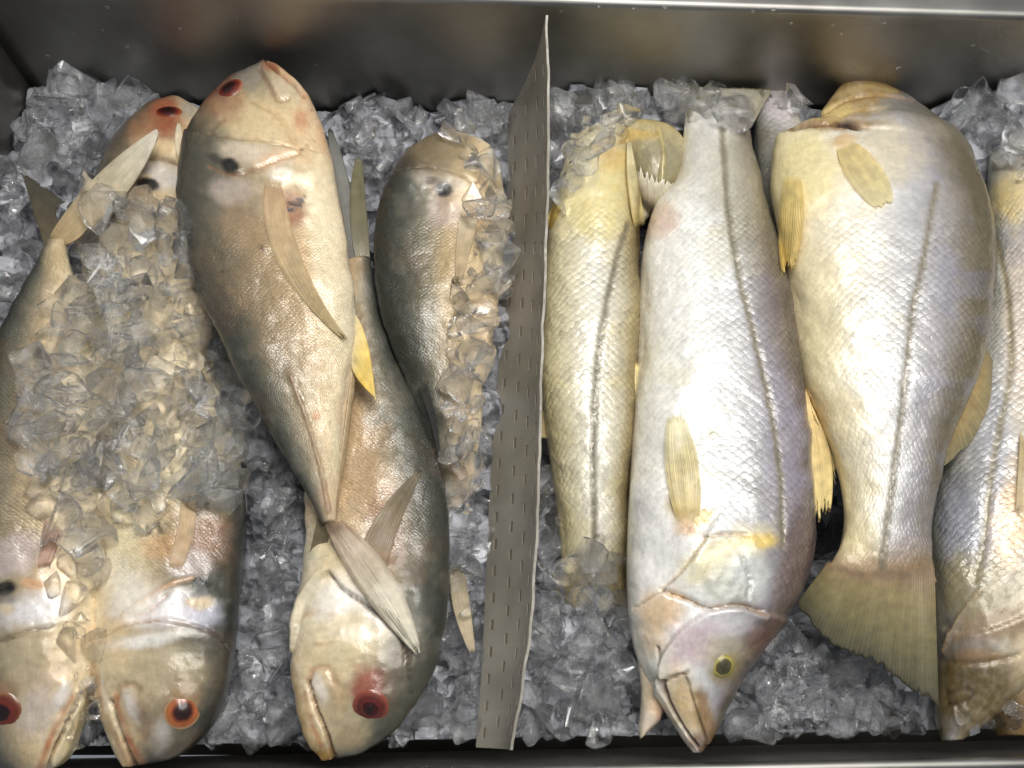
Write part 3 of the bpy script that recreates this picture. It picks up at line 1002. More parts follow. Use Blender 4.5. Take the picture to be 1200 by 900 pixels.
def p_j4(A):
    jack_base(A, 'L', shift=-.05)
    A.M *= 1 - sstep(620, 680, A.Y)
    A.spot(60, 450, 40, 90, (196, 170, 118), .5, 10)
    A.spot(66, 300, 16, 30, (186, 164, 116), .6)
    A.spot(60, 560, 45, 60, (206, 180, 142), .6)
    A.spot(90, 500, 60, 140, (224, 206, 166), .85)
    A.spot(20, 650, 42, 26, (196, 180, 176), .8, -20)
    A.spot(40, 716, 44, 22, (224, 220, 220), .9, -10)
    A.spot(40, 685, 16, 7, (212, 158, 112), .7, 10)
    A.spot(8, 690, 15, 9, (14, 14, 16), 1, -15, .35, .3)
    A.spot(6, 702, 16, 8, (96, 88, 84), .6)
    A.spot(10, 714, 10, 7, (196, 172, 120), .6)
    A.line([(-20, 752), (10, 748), (40, 738), (62, 734)], 3, (84, 72, 62), .8, -.003)
    A.step([(62, 734), (40, 740), (10, 752), (-20, 756)], 24, .0035)
    A.spot(30, 775, 46, 30, (176, 164, 136), .7); A.spot(-20, 800, 30, 60, (92, 84, 66), .6)
    A.spot(0, 815, 24, 24, (130, 90, 58), .6)
    A.spot(45, 832, 26, 42, (196, 184, 178), .7, 20)
    A.line([(84, 816), (66, 850), (50, 890), (44, 908)], 7, (176, 118, 78), .85, 0)
    A.line([(90, 820), (74, 856), (58, 894), (54, 908)], 3, (110, 66, 44), .8, -.004)
    A.line([(102, 815), (88, 850), (70, 900)], 10, (212, 190, 140), .8)
    A.spot(72, 815, 8, 20, (220, 214, 208), .8, 25, disp=.0015)


fish_part('body', J4, st, p_j4, M_JACK, 'j4', seed=4)
eye(J4, 2, 833, 19, ['j4'], [(0, (30, 8, 10)), (.45, (40, 8, 8)), (.52, (126, 46, 34)), (.8, (108, 44, 32)), (1, (140, 100, 70))], pupil=.45, pupil_col=(24, 8, 8))
fin(J4, 'pectoral_fin', [(44, 668), (58, 664)], [(52, 604), (76, 622)], on=['j4'], lift=.002, nray=8, cb=(196, 156, 132), ct=(164, 120, 96), cray=(226, 204, 184), see=.3, seed=10)
fin(J4, 'tail_fin', [(58, 278), (78, 288)], [(184, 151), (187, 156)], mid=[(112, 208), (142, 234)], z=(.048, .070), nray=10, cs=[(0, (176, 152, 112)), (.25, (190, 170, 134)), (.6, (206, 194, 166)), (1, (230, 222, 204))], jag=.03, seed=11, thick=.002)
fin(J4, 'tail_fin', [(53, 290), (70, 262)], [(25, 200), (78, 236)], mid=[(38, 244), (66, 246)], z=(.046, .044), nray=9, cb=(96, 86, 66), ct=(74, 70, 58), jag=.06, seed=12)

# ---- jack with orange ringed eye, head down
st = [(146, 898, 158, 898, .016, .006), (131, 872, 204, 888, .018, .018), (121, 840, 238, 862, .020, .029), (115, 800, 260, 826, .022, .036),
      (113, 765, 270, 786, .022, .039), (114, 725, 275, 745, .022, .040), (117, 685, 279, 700, .020, .040), (119, 640, 285, 650, .017, .040),
      (121, 590, 287, 600, .013, .039), (126, 530, 280, 540, .006, .037), (134, 470, 266, 478, -.004, .034), (146, 410, 244, 415, -.012, .028),
      (160, 350, 220, 355, -.02, .02), (170, 310, 204, 310, -.024, .012)]
J5 = thing('jack_fish', st, 'jack with an orange ringed eye and cream belly, head down, its body buried under ice', 'fish', 'jacks in the left compartment')


def p_j5(A):
    jack_base(A, 'R')
    A.M *= 1 - sstep(640, 700, A.Y)
    A.spot(150, 640, 34, 70, (232, 218, 180), .8)
    A.spot(200, 500, 100, 110, (228, 212, 174), .9)
    A.spot(245, 630, 30, 30, (168, 122, 90), .55, 20)
    A.spot(190, 640, 30, 20, (206, 160, 110), .6)
    for k in range(7):
        A.line([(168 + k * 4.2, 628 - k * .6), (171 + k * 4.2, 612 + abs(k - 3))], 1.8, (46, 38, 30), .8)
    A.spot(226, 662, 26, 20, (190, 176, 172), .7, -20)
    A.spot(198, 716, 62, 24, (230, 226, 226), .95, 0)
    A.spot(160, 700, 30, 30, (232, 222, 206), .7, -35)
    A.spot(240, 720, 26, 20, (176, 176, 196), .6, 20)
    A.spot(235, 706, 17, 9, (204, 176, 122), .8)
    A.line([(145, 722), (170, 704), (200, 686), (226, 678)], 5, (206, 164, 122), .7, .001)
    A.line([(156, 726), (176, 716), (196, 698)], 2.4, (176, 104, 78), .6, -.002)
    A.spot(236, 684, 12, 7, (12, 12, 14), 1, 10, .35, .3)
    A.spot(232, 696, 12, 5, (60, 56, 54), .8, -10)
    A.step([(268, 760), (245, 742), (210, 730), (175, 730), (140, 738), (122, 750)], 30, .004)
    A.line([(122, 752), (140, 738), (175, 729), (210, 730), (245, 740), (266, 756)], 2.6, (140, 104, 74), .75, -.0025)
    A.line([(140, 760), (175, 752), (215, 742), (240, 744)], 8, (236, 230, 220), .7)
    A.spot(190, 785, 60, 30, (214, 202, 172), .6)
    A.spot(214, 815, 24, 18, (186, 140, 92), .6)
    A.spot(190, 860, 14, 22, (212, 206, 198), .7, 10)
    A.spot(240, 800, 14, 40, (110, 100, 82), .5, 10)
    A.line([(115, 780), (122, 830), (140, 876), (152, 897)], 9, (196, 160, 118), .75)
    A.line([(136, 818), (144, 846), (158, 880), (168, 896)], 8, (172, 108, 70), .85)
    A.line([(130, 822), (138, 850), (150, 880), (158, 898)], 3.4, (104, 62, 42), .85, -.0045)
    A.spot(156, 826, 9, 24, (230, 220, 212), .85, -20, disp=.001)
    A.line([(136, 820), (142, 806), (158, 802), (166, 810)], 6, (176, 124, 84), .5, -.0012)
    A.spot(195, 792, 66, 30, (172, 156, 124), .7); A.spot(262, 790, 22, 60, (84, 78, 66), .75, 8); A.spot(215, 870, 40, 18, (120, 104, 84), .55, -20); A.spot(175, 850, 10, 34, (150, 132, 108), .6, -12)
    A.line([(126, 770), (122, 800), (126, 830)], 4, (232, 220, 200), .6)
    A.spot(150, 690, 26, 44, (240, 232, 216), .7, -30); A.spot(170, 752, 40, 9, (240, 236, 228), .8, -6); A.spot(245, 745, 20, 14, (96, 88, 80), .6)
    A.spot(140, 770, 16, 24, (222, 196, 156), .6); A.spot(205, 815, 12, 30, (140, 116, 84), .5, 10); A.spot(168, 840, 8, 30, (120, 100, 84), .45, -14)
    A.mottle(.12, 4, 78)


fish_part('body', J5, st, p_j5, M_JACK, 'j5', seed=5)
eye(J5, 214, 834, 18.5, ['j5'], [(0, (44, 18, 20)), (.46, (58, 24, 22)), (.52, (120, 52, 28)), (.72, (196, 112, 60)), (.84, (160, 92, 54)), (1, (186, 150, 106))], pupil=.5, pupil_col=(40, 20, 24))
fin(J5, 'pectoral_fin', [(196, 668), (212, 668)], [(214, 578), (232, 588)], mid=[(206, 626), (226, 630)], on=['j5'], lift=.002, nray=7, cb=(206, 176, 140), ct=(206, 182, 140), cray=(226, 206, 172), see=.6, thick=.0004, seed=13)

# ---- jack behind, head up beside the uppermost jack
st = [(198, 116, 212, 116, .018, .005), (174, 126, 234, 128, .018, .013), (150, 147, 250, 151, .018, .022), (132, 172, 257, 178, .018, .031),
      (118, 205, 260, 210, .018, .033), (108, 245, 260, 250, .017, .034), (102, 290, 257, 295, .016, .034), (101, 340, 252, 345, .015, .033),
      (106, 400, 243, 400, .014, .031), (117, 460, 230, 460, .014, .027), (132, 520, 214, 520, .013, .021), (148, 570, 195, 570, .012, .014)]
J6 = thing('jack_fish', st, 'jack half hidden behind the uppermost one, rust red eye up by the back wall', 'fish', 'jacks in the left compartment')


def p_j6(A):
    jack_base(A, 'L', shift=.02)
    A.M *= sstep(230, 280, A.Y)
    A.spot(196, 140, 26, 30, (156, 84, 50), .85)
    A.spot(165, 155, 20, 22, (172, 122, 84), .6)
    A.spot(222, 126, 14, 14, (160, 154, 140), .8)
    A.spot(190, 172, 34, 10, (228, 202, 158), .8, 10)
    A.line([(150, 186), (175, 184), (205, 190), (222, 198)], 2.6, (100, 86, 74), .8, -.0025)
    A.spot(190, 205, 34, 16, (206, 200, 194), .8, 10)
    A.spot(160, 196, 18, 10, (120, 116, 112), .7)
    A.spot(165, 207, 12, 5, (204, 178, 130), .7)
    A.spot(172, 215, 13, 8, (12, 12, 14), 1, 10, .35, .3)
    A.spot(180, 420, 110, 170, (226, 208, 170), .9)
    A.spot(172, 215, 14, 9, (12, 12, 14), 1, 10, .35, .3)


fish_part('body', J6, st, p_j6, M_JACK, 'j6', seed=6)
eye(J6, 197, 131, 15, ['j6'], [(0, (40, 14, 12)), (.5, (60, 16, 12)), (.7, (116, 40, 26)), (1, (160, 92, 58))], squash=.75, pupil=.45, pupil_col=(34, 12, 12))
fin(J6, 'pelvic_fin', [(214, 196), (219, 200)], [(208, 143), (211, 143)], mid=[(205, 172), (217, 174)], on=['j6'], lift=.004, nray=4, cb=(226, 206, 164), ct=(232, 222, 196), jag=.02, seed=14)

# fins of the uppermost jack (drawn last so that they lie over what is beneath)
fin(J1, 'pectoral_fin', [(312, 206), (328, 206)], [(407, 402), (410, 399)], mid=[(324, 306), (360, 316)], on=['j1'], lift=.0010, nray=10, cb=(204, 172, 132), ct=(214, 198, 152), cray=(222, 202, 164), see=.7, thick=.0004, seed=15)
fin(J1, 'pelvic_fin', [(401, 228), (405, 236)], [(407, 280), (409, 280)], mid=[(402, 254), (409, 256)], on=['j1'], lift=.003, nray=4, cb=(188, 112, 78), ct=(216, 190, 160), seed=16)
fin(J1, 'anal_fin', [(414, 366), (412, 430)], [(440, 473), (442, 468)], mid=[(431, 404), (422, 448)], z=(.062, .050), nray=8, cs=[(0, (222, 204, 160)), (.35, (232, 206, 120)), (.6, (232, 196, 70)), (.9, (232, 200, 84)), (1, (232, 220, 170))], cray=(236, 214, 120), jag=.02, seed=17)
fin(J1, 'anal_fin_edge', [(414, 420), (404, 500), (396, 560), (391, 598)], [(420, 428), (410, 506), (401, 566), (394, 604)], z=(.058, .050), nray=22, cb=(206, 184, 146), ct=(186, 160, 122), jag=.3, seed=18, nlen=8)
fin(J1, 'tail_fin', [(380, 612), (396, 606)], [(489, 768), (493, 766)], mid=[(420, 688), (462, 676)], on=['j2', 'j1'], lift=(.006, .004), nray=13, cs=[(0, (176, 148, 122)), (.2, (186, 164, 140)), (.6, (212, 202, 180)), (1, (226, 220, 200))], cray=(222, 212, 192), jag=.05, seed=19, thick=.0018, smooth=20)
fin(J1, 'tail_fin', [(372, 606), (386, 614)], [(352, 694), (366, 700)], mid=[(362, 652), (380, 660)], z=(.050, .020), nray=7, cb=(130, 116, 88), ct=(120, 112, 86), see=.3, jag=.08, seed=20)


# ================================================================== RIGHT: the snooks
def snook_base(A, dorsal, stops, seed, shift=0.0):
    v = A.v if dorsal == 'L' else 1 - A.v
    v = v + (fbm(A.X / 70, A.Y / 70, seed) - 0.5) * 0.10 - shift
    A.ramp(v, stops)
    A.mottle(0.10, 22, seed + 1); A.mottle(0.08, 6, seed + 2)


def lateral(A, pl, c=(128, 120, 100)):
    A.line(pl, 6.5, c, .85, -.0008, .6, .25)
    A.line(pl, 2.0, (104, 98, 84), .45, 0, .8)


# ---- snook along the divider
st = [(688, 152, 724, 150, .012, .012), (672, 164, 738, 160, .014, .024), (660, 195, 744, 187, .016, .032), (650, 235, 748, 232, .018, .038),
      (640, 280, 750, 275, .018, .041), (634, 330, 750, 325, .018, .042), (632, 380, 750, 375, .018, .042), (632, 430, 748, 430, .018, .041),
      (636, 480, 746, 480, .016, .039), (643, 530, 743, 530, .012, .036), (650, 580, 740, 580, .006, .032), (656, 630, 738, 630, -.004, .027),
      (660, 680, 736, 680, -.020, .021), (662, 716, 736, 716, -.036, .014)]
S1 = thing('snook_fish', st, 'narrow yellowish snook pressed along the plastic divider, tail end sinking into ice', 'fish', 'snooks in the right compartment')
BELLY = (222, 210, 166)


def p_s1(A):
    snook_base(A, 'R', [(0, (120, 104, 70)), (.12, (158, 144, 108)), (.3, (206, 200, 180)), (.5, (226, 222, 210)), (.75, (218, 210, 182)), (1, (200, 188, 146))], 101)
    A.M *= sstep(215, 290, A.Y)
    A.spot(700, 225, 48, 62, (222, 206, 140), .8)
    A.spot(715, 185, 26, 18, (214, 178, 92), .65)
    A.spot(680, 200, 26, 30, (214, 204, 166), .7)
    A.spot(735, 160, 14, 10, (186, 150, 78), .6)
    A.tint((214, 196, 140), .25, 30, 103, .5)
    A.spot(690, 690, 50, 40, (176, 150, 92), .6)
    A.line([(672, 178), (690, 170), (712, 170), (735, 164)], 3, (150, 124, 70), .6, -.003)
    lateral(A, [(738, 262), (722, 310), (708, 370), (699, 440), (695, 520), (696, 600), (697, 670)])


fish_part('body', S1, st, p_s1, M_SNOOK, 's1', seed=11)
sg = [(718, 143, 718, 170, .010, .010), (742, 143, 740, 212, .014, .022), (766, 147, 764, 246, .012, .028), (788, 156, 783, 242, .008, .026), (801, 172, 798, 218, .006, .018), (806, 188, 805, 202, .004, .008)]


def p_gill(A):
    A.ramp(A.v, [(0, (196, 172, 104)), (.25, (190, 178, 138)), (.6, (164, 152, 112)), (1, (120, 112, 84))])
    A.M *= .25
    A.spot(775, 185, 34, 26, (150, 142, 118), .8)
    A.spot(748, 158, 26, 8, (214, 180, 104), .7)
    A.spot(727, 150, 8, 11, (34, 16, 12), 1, -20, .4, disp=-.006)
    A.spot(700, 160, 20, 10, (150, 120, 100), .5)
    A.line([(770, 150), (776, 180), (774, 215)], 5, (186, 168, 100), .5, .0015)
    A.mottle(.2, 5, 111)


fish_part('gill_cover', S1, sg, p_gill, M_SNOOK, 's1g', NS=90, top=60, bot=24, seed=12)
fin(S1, 'pectoral_fin', [(754, 262), (764, 252), (776, 244)], [(744, 188), (770, 204), (795, 212)], on=['s1g', 's1'], lift=.003, nray=12, cb=(206, 190, 150), ct=(236, 230, 214), cray=(240, 236, 224), jag=.22, seed=21)
fin(S1, 'pelvic_fin', [(744, 268), (756, 264)], [(735, 166), (739, 166)], mid=[(735, 216), (748, 212)], on=['s1g', 's1'], lift=.005, nray=5, cb=(206, 186, 122), ct=(226, 216, 178), jag=.02, seed=22, ridge=.0012)
fin(S1, 'pelvic_fin', [(652, 232), (660, 238)], [(636, 262), (644, 272)], on=['s1'], lift=.003, nray=5, cb=(214, 196, 120), ct=(196, 160, 76), jag=.2, seed=23)
fin(S1, 'anal_fin', [(636, 480), (642, 498)], [(634, 516), (646, 520)], z=(.02, .012), nray=5, cb=(206, 186, 130), ct=(210, 190, 140), jag=.2, seed=24)
fin(S1, 'tail_fin', [(664, 712), (734, 712)], [(640, 815), (738, 820)], z=(-.034, -.034), nray=16, cb=(150, 132, 80), ct=(196, 180, 140), cray=(206, 196, 160), jag=.15, seed=25)

# ---- middle snook, head down
st = [(806, 118, 868, 118, .012, .010), (803, 140, 874, 140, .016, .016), (800, 168, 880, 166, .020, .022), (797, 195, 885, 192, .024, .027),
      (786, 222, 893, 220, .028, .032), (765, 250, 902, 250, .030, .036), (754, 290, 913, 287, .032, .040), (750, 340, 926, 337, .034, .043),
      (748, 390, 935, 387, .034, .045), (746, 440, 942, 438, .034, .046), (743, 490, 947, 490, .034, .046), (740, 540, 951, 545, .034, .046),
      (737, 590, 955, 598, .034, .046), (735, 640, 956, 640, .032, .045), (735, 690, 945, 682, .030, .043), (738, 730, 925, 718, .028, .040),
      (745, 765, 902, 752, .025, .036), (757, 795, 881, 782, .022, .031), (772, 822, 863, 812, .019, .025), (787, 846, 847, 842, .017, .019),
      (801, 868, 834, 865, .016, .012), (812, 882, 823, 882, .015, .006)]
S2 = thing('snook_fish', st, 'silvery white snook with a yellow pectoral fin and yellow ringed eye, head down', 'fish', 'snooks in the right compartment')


def p_s2(A):
    snook_base(A, 'R', [(0, (104, 94, 84)), (.07, (124, 114, 112)), (.2, (160, 156, 156)), (.38, (214, 213, 212)), (.6, (234, 232, 226)), (.85, (232, 228, 216)), (1, (214, 204, 178))], 121, .11)
    A.M *= (1 - sstep(590, 660, A.Y) * (1 - sstep(890, 930, A.X))) * sstep(180, 270, A.Y) * (0.35 + 0.65 * sstep(765, 880, A.X)) * (1 - sstep(690, 730, A.Y))
    A.tint((186, 182, 204), .3, 32, 125, .52, sstep(.5, .75, A.v) * sstep(300, 420, A.Y))
    A.tint((196, 190, 160), .3, 40, 127, .54)
    A.spot(865, 220, 44, 90, (176, 168, 136), .55, -15)
    A.spot(825, 180, 20, 50, (206, 202, 194), .6)
    A.spot(775, 260, 24, 18, (216, 180, 160), .6, -35)
    A.spot(920, 520, 34, 90, (172, 168, 190), .4, -8)
    A.spot(940, 650, 26, 70, (116, 96, 92), .65, 10)
    A.spot(835, 507, 9, 8, (196, 190, 158), .7)
    # shoulder and gill
    A.spot(770, 640, 40, 90, (234, 232, 230), .7, 0)
    A.spot(808, 618, 20, 14, (206, 160, 104), .7)
    A.spot(800, 590, 20, 22, (214, 186, 110), .6)
    A.spot(826, 606, 14, 10, (196, 170, 70), .8, -35)
    A.spot(850, 650, 60, 26, (224, 212, 166), .85, -25)
    A.spot(890, 634, 26, 10, (220, 190, 90), .8)
    A.spot(862, 680, 46, 30, (168, 170, 158), .8, -20)
    A.spot(880, 670, 22, 34, (212, 214, 212), .75, -30)
    A.line([(826, 630), (850, 626), (872, 627)], 2.6, (150, 108, 70), .8, -.002)
    A.line([(868, 650), (878, 680), (876, 700)], 2.4, (120, 122, 116), .6, -.002)
    A.step([(828, 628), (800, 668), (770, 694), (745, 712)], 18, .0035)
    A.line([(742, 712), (770, 694), (800, 668), (826, 632)], 3, (186, 158, 116), .7, -.002)
    A.step([(890, 716), (862, 710), (835, 714), (800, 735), (776, 768), (770, 800)], 30, .006)
    A.line([(892, 718), (862, 709), (832, 713), (800, 700), (775, 692)], 4, (168, 132, 84), .8, -.004)
    A.spot(775, 715, 30, 26, (220, 186, 140), .8, -30)
    A.spot(765, 745, 18, 26, (224, 196, 158), .7, 0)
    A.spot(845, 728, 42, 16, (226, 220, 222), .85, 0)
    A.spot(815, 755, 36, 30, (206, 182, 190), .8, -20)
    A.spot(848, 762, 32, 24, (190, 178, 140), .55)
    A.spot(890, 745, 18, 30, (124, 94, 80), .7, 30)
    A.spot(850, 785, 22, 22, (150, 134, 84), .8)
    # upper jaw plate
    A.spot(805, 825, 22, 50, (206, 178, 130), .9, -26)
    A.spot(826, 838, 12, 40, (136, 104, 64), .85, -14)
    A.spot(818, 872, 16, 14, (124, 94, 66), .7)
    A.step([(776, 794), (800, 788), (812, 820), (828, 868)], 12, .0025)
    A.line([(778, 796), (786, 826), (806, 862), (820, 880)], 3.4, (132, 92, 80), .85, -.004)
    A.line([(776, 798), (795, 790), (806, 786)], 2.6, (150, 112, 90), .7, -.002)
    A.line([(770, 760), (776, 800), (790, 838)], 3, (150, 108, 100), .6, -.003)
    A.mottle(.07, 4, 133)
    lateral(A, [(846, 150), (852, 230), (866, 320), (889, 410), (908, 500), (918, 580), (918, 640)], (138, 130, 110))


fish_part('body', S2, st, p_s2, M_SNOOK, 's2', NS=300, top=100, seed=13)
eye(S2, 848, 781, 15, ['s2'], [(0, (84, 78, 54)), (.5, (92, 86, 58)), (.62, (110, 102, 66)), (.72, (206, 190, 96)), (.84, (160, 146, 84)), (1, (156, 140, 92))], squash=.95, pupil=.55, pupil_col=(88, 84, 62), dome=.3, sink=.1)
sj = [(738, 690, 785, 680, .022, .020), (741, 735, 786, 730, .018, .020), (747, 772, 782, 772, .014, .016), (751, 808, 778, 812, .010, .013), (750, 838, 777, 832, .008, .012), (748, 856, 772, 846, .006, .010), (750, 866, 760, 858, .006, .005)]


def p_jaw(A):
    A.ramp(A.v, [(0, (222, 208, 184)), (.5, (218, 190, 158)), (1, (186, 150, 128))])
    A.M *= 0
    A.spot(762, 720, 24, 30, (220, 184, 138), .7); A.spot(757, 845, 16, 16, (228, 216, 200), .7)
    A.mottle(.12, 9, 141)


fish_part('lower_jaw', S2, sj, p_jaw, M_SNOOK, 's2j', NS=80, top=40, bot=20, seed=14)
fin(S2, 'pectoral_fin', [(794, 612), (818, 610)], [(784, 480), (798, 478)], mid=[(779, 545), (820, 545)], on=['s2'], lift=.003, nray=11, cb=(216, 194, 128), ct=(232, 226, 192), cray=(236, 228, 190), see=.5, thick=.0004, jag=.1, seed=26)
fin(S2, 'pelvic_fin', [(743, 545), (748, 552)], [(745, 424), (748, 426)], mid=[(740, 486), (749, 490)], z=(.030, .040), nray=4, cb=(196, 172, 96), ct=(226, 208, 140), jag=.02, seed=27)
fin(S2, 'tail_fin', [(806, 140), (880, 150)], [(800, 100), (906, 104)], z=(.02, .030), nray=14, cb=(160, 148, 116), ct=(130, 122, 94), jag=.03, seed=28)

# ---- big right snook, head up, tail fanned
st = [(1006, 91, 1018, 90, .024, .004), (988, 102, 1036, 98, .026, .009), (970, 124, 1066, 115, .030, .014), (957, 145, 1092, 136, .034, .019), (953, 152, 1102, 144, .036, .022),
      (912, 160, 1114, 153, .042, .028), (907, 170, 1124, 163, .044, .033), (905, 188, 1136, 180, .046, .038), (904, 216, 1149, 212, .049, .043), (910, 250, 1160, 250, .050, .047),
      (918, 290, 1163, 295, .050, .048), (924, 330, 1162, 340, .050, .048), (930, 375, 1157, 385, .050, .047), (937, 420, 1147, 430, .050, .045),
      (946, 460, 1134, 470, .050, .042), (963, 500, 1117, 508, .048, .037), (980, 540, 1104, 548, .046, .032), (989, 580, 1096, 588, .044, .027),
      (990, 615, 1092, 618, .042, .022), (982, 648, 1091, 646, .040, .017), (968, 672, 1094, 668, .038, .012), (958, 688, 1098, 682, .036, .006)]
S3 = thing('snook_fish', st, 'big broad snook lying uppermost with fanned olive tail, lilac scaled back and yellow belly', 'fish', 'snooks in the right compartment')


def p_s3(A):
    snook_base(A, 'R', [(0, (112, 104, 84)), (.08, (132, 124, 112)), (.2, (164, 160, 160)), (.36, (194, 192, 192)), (.52, (226, 222, 214)), (.72, (230, 220, 194)), (.88, (226, 212, 170)), (1, (212, 194, 140))], 151, .14)
    A.M *= sstep(210, 300, A.Y) * (0.25 + 0.75 * sstep(-20, 60, A.X - (960 + (A.Y - 250) * .1))) * (1 - .7 * sstep(640, 690, A.Y))
    A.tint((172, 170, 190), .4, 30, 155, .5, sstep(.5, .7, A.v))
    A.tint((228, 212, 164), .3, 34, 157, .5, 1 - sstep(.35, .6, A.v))
    A.spot(945, 200, 42, 50, (226, 212, 158), .8)
    A.spot(1030, 180, 60, 40, (214, 200, 162), .6)
    A.spot(1005, 112, 60, 34, (158, 130, 78), .95, -25, rag=.3)
    A.line([(985, 112), (1020, 102), (1050, 106)], 5, (196, 172, 116), .7)
    A.spot(1018, 90, 20, 10, (160, 130, 84), .7)
    A.spot(1060, 128, 36, 9, (112, 110, 92), .7, 12)
    A.spot(975, 135, 34, 10, (210, 188, 124), .8, -15)
    A.spot(1085, 145, 34, 12, (170, 162, 148), .6, 20)
    A.line([(962, 138), (990, 120), (1030, 112), (1070, 118)], 3, (140, 108, 58), .6, -.002)
    A.line([(968, 146), (1000, 132), (1040, 128)], 2.4, (150, 120, 70), .6, -.002)
    A.spot(985, 147, 60, 7, (150, 118, 74), .8)
    A.step([(908, 158), (935, 150), (965, 147), (1000, 149), (1030, 152)], 40, .0018)
    A.line([(915, 152), (950, 147), (985, 146), (1006, 150)], 4, (104, 74, 44), .9, -.002)
    A.spot(991, 145, 12, 5, (46, 18, 12), 1, 10, .4, disp=-.006)
    A.spot(988, 166, 16, 9, (206, 166, 104), .7, -10, disp=.002)
    A.spot(950, 480, 22, 40, (222, 184, 116), .7, -15)
    A.spot(960, 380, 30, 90, (224, 212, 168), .5)
    A.spot(1040, 665, 70, 12, (150, 122, 98), .65, 4)
    A.spot(1010, 640, 24, 40, (216, 200, 150), .5)
    A.spot(1080, 600, 22, 60, (150, 146, 148), .5)
    A.spot(1060, 640, 34, 14, (176, 164, 160), .5)
    A.mix((160, 136, 106), .85 * sstep(628, 668, A.Y + 8 * (fbm(A.X / 8, A.Y / 30, 5) - .5)))
    lateral(A, [(1098, 215), (1092, 255), (1084, 300), (1072, 350), (1064, 420), (1057, 490), (1046, 570), (1038, 630), (1033, 668)], (136, 128, 108))


fish_part('body', S3, st, p_s3, M_SNOOK, 's3', NS=300, top=100, seed=15)
fin(S3, 'tail_fin', [(972, 656), (1000, 662), (1040, 664), (1072, 662), (1094, 654)], [(933, 708), (972, 756), (1024, 778), (1066, 808), (1099, 834)], z=(.052, .026, .000), nray=22, fade=True, cs=[(0, (158, 134, 104)), (.12, (146, 120, 90)), (.24, (150, 134, 92)), (.6, (126, 118, 82)), (.85, (98, 94, 72)), (1, (76, 74, 60))], cray=(158, 146, 104), wave=.002, jag=.06, seed=30, nlen=30, thick=.003)
fin(S3, 'pectoral_fin', [(980, 170), (998, 164)], [(1028, 246), (1048, 238)], mid=[(994, 212), (1034, 196)], on=['s3'], lift=.0016, nray=9, cb=(218, 198, 140), ct=(226, 216, 172), see=.6, thick=.0004, seed=31)
fin(S3, 'pelvic_fin', [(922, 203), (938, 204)], [(918, 328), (928, 322)], mid=[(912, 262), (942, 262)], on=['s3', 's2', 'bed'], lift=.006, nray=7, cb=(226, 206, 140), ct=(214, 184, 96), cray=(236, 222, 170), jag=.14, seed=32)
fin(S3, 'anal_fin', [(942, 452), (956, 492)], [(957, 632), (972, 600)], mid=[(950, 540), (974, 540)], z=(.050, .030), nray=6, cb=(222, 190, 120), ct=(226, 206, 140), cray=(236, 216, 160), jag=.25, seed=33, ridge=.0016, thick=.0022)
fin(S3, 'anal_fin', [(958, 490), (966, 506)], [(980, 572), (986, 540)], z=(.048, .034), nray=5, cb=(206, 184, 124), ct=(190, 176, 130), jag=.25, seed=34)
fin(S3, 'dorsal_fin', [(1156, 232), (1163, 290), (1160, 356)], [(1166, 250), (1168, 310), (1160, 368)], z=(.050, .036), nray=7, cb=(150, 140, 104), ct=(130, 124, 96), jag=.1, seed=35)
fin(S3, 'dorsal_fin', [(1152, 402), (1136, 456), (1112, 516)], [(1164, 424), (1162, 492), (1106, 548)], z=(.050, .040), nray=12, cb=(176, 150, 100), ct=(140, 134, 104), cray=(186, 170, 130), jag=.08, see=.15, seed=36)

# ---- far right snook, head down
st = [(1160, 176, 1230, 170, .006, .016), (1158, 240, 1260, 230, .010, .030), (1155, 300, 1280, 300, .012, .037), (1145, 370, 1290, 370, .012, .041),
      (1125, 440, 1295, 440, .012, .043), (1106, 510, 1295, 510, .012, .044), (1094, 570, 1290, 580, .012, .044), (1090, 630, 1280, 640, .012, .043),
      (1092, 690, 1262, 700, .010, .041), (1097, 740, 1240, 745, .008, .038), (1099, 785, 1215, 785, .006, .033), (1099, 820, 1182, 822, .004, .026),
      (1100, 850, 1150, 850, .002, .017), (1104, 868, 1128, 867, .002, .007)]
S4 = thing('snook_fish', st, 'snook with pinkish orange belly and olive head, tucked under the fanned tail', 'fish', 'snooks in the right compartment')


def p_s4(A):
    snook_base(A, 'L', [(0, (120, 118, 104)), (.1, (150, 148, 146)), (.24, (186, 186, 190)), (.42, (210, 202, 182)), (.62, (226, 206, 172)), (1, (228, 208, 162))], 171)
    A.M *= (1 - sstep(650, 720, A.Y)) * sstep(200, 260, A.Y)
    A.tint((172, 170, 178), .2, 26, 173, .52)
    A.spot(1190, 230, 34, 40, (224, 200, 130), .7)
    A.spot(1160, 350, 30, 90, (206, 204, 190), .5)
    A.spot(1195, 380, 22, 120, (226, 206, 184), .6)
    A.spot(1186, 610, 26, 70, (226, 190, 144), .7, 10)
    A.spot(1120, 610, 26, 50, (156, 158, 176), .5)
    A.spot(1140, 690, 50, 50, (150, 138, 96), .75, 20)
    A.spot(1165, 735, 60, 26, (146, 120, 86), .8, -15)
    A.spot(1135, 812, 76, 60, (100, 84, 50), 1.0, rag=.2)
    A.spot(1150, 770, 40, 12, (150, 118, 78), .7)
    A.step([(1200, 720), (1165, 735), (1130, 742), (1104, 736)], 24, .0022)
    A.line([(1102, 774), (1150, 776), (1195, 768)], 4, (86, 68, 44), .7, -.0015)
    A.line([(1106, 812), (1124, 808), (1140, 812), (1136, 820), (1108, 824)], 3.4, (70, 54, 34), .75, -.0008)
    A.line([(1150, 690), (1120, 730), (1104, 764)], 3, (176, 150, 110), .6, .002)
    lateral(A, [(1160, 270), (1176, 320), (1184, 380), (1184, 440), (1172, 500), (1160, 570), (1152, 640), (1142, 680)], (150, 138, 108))
    A.mottle(.12, 8, 177)


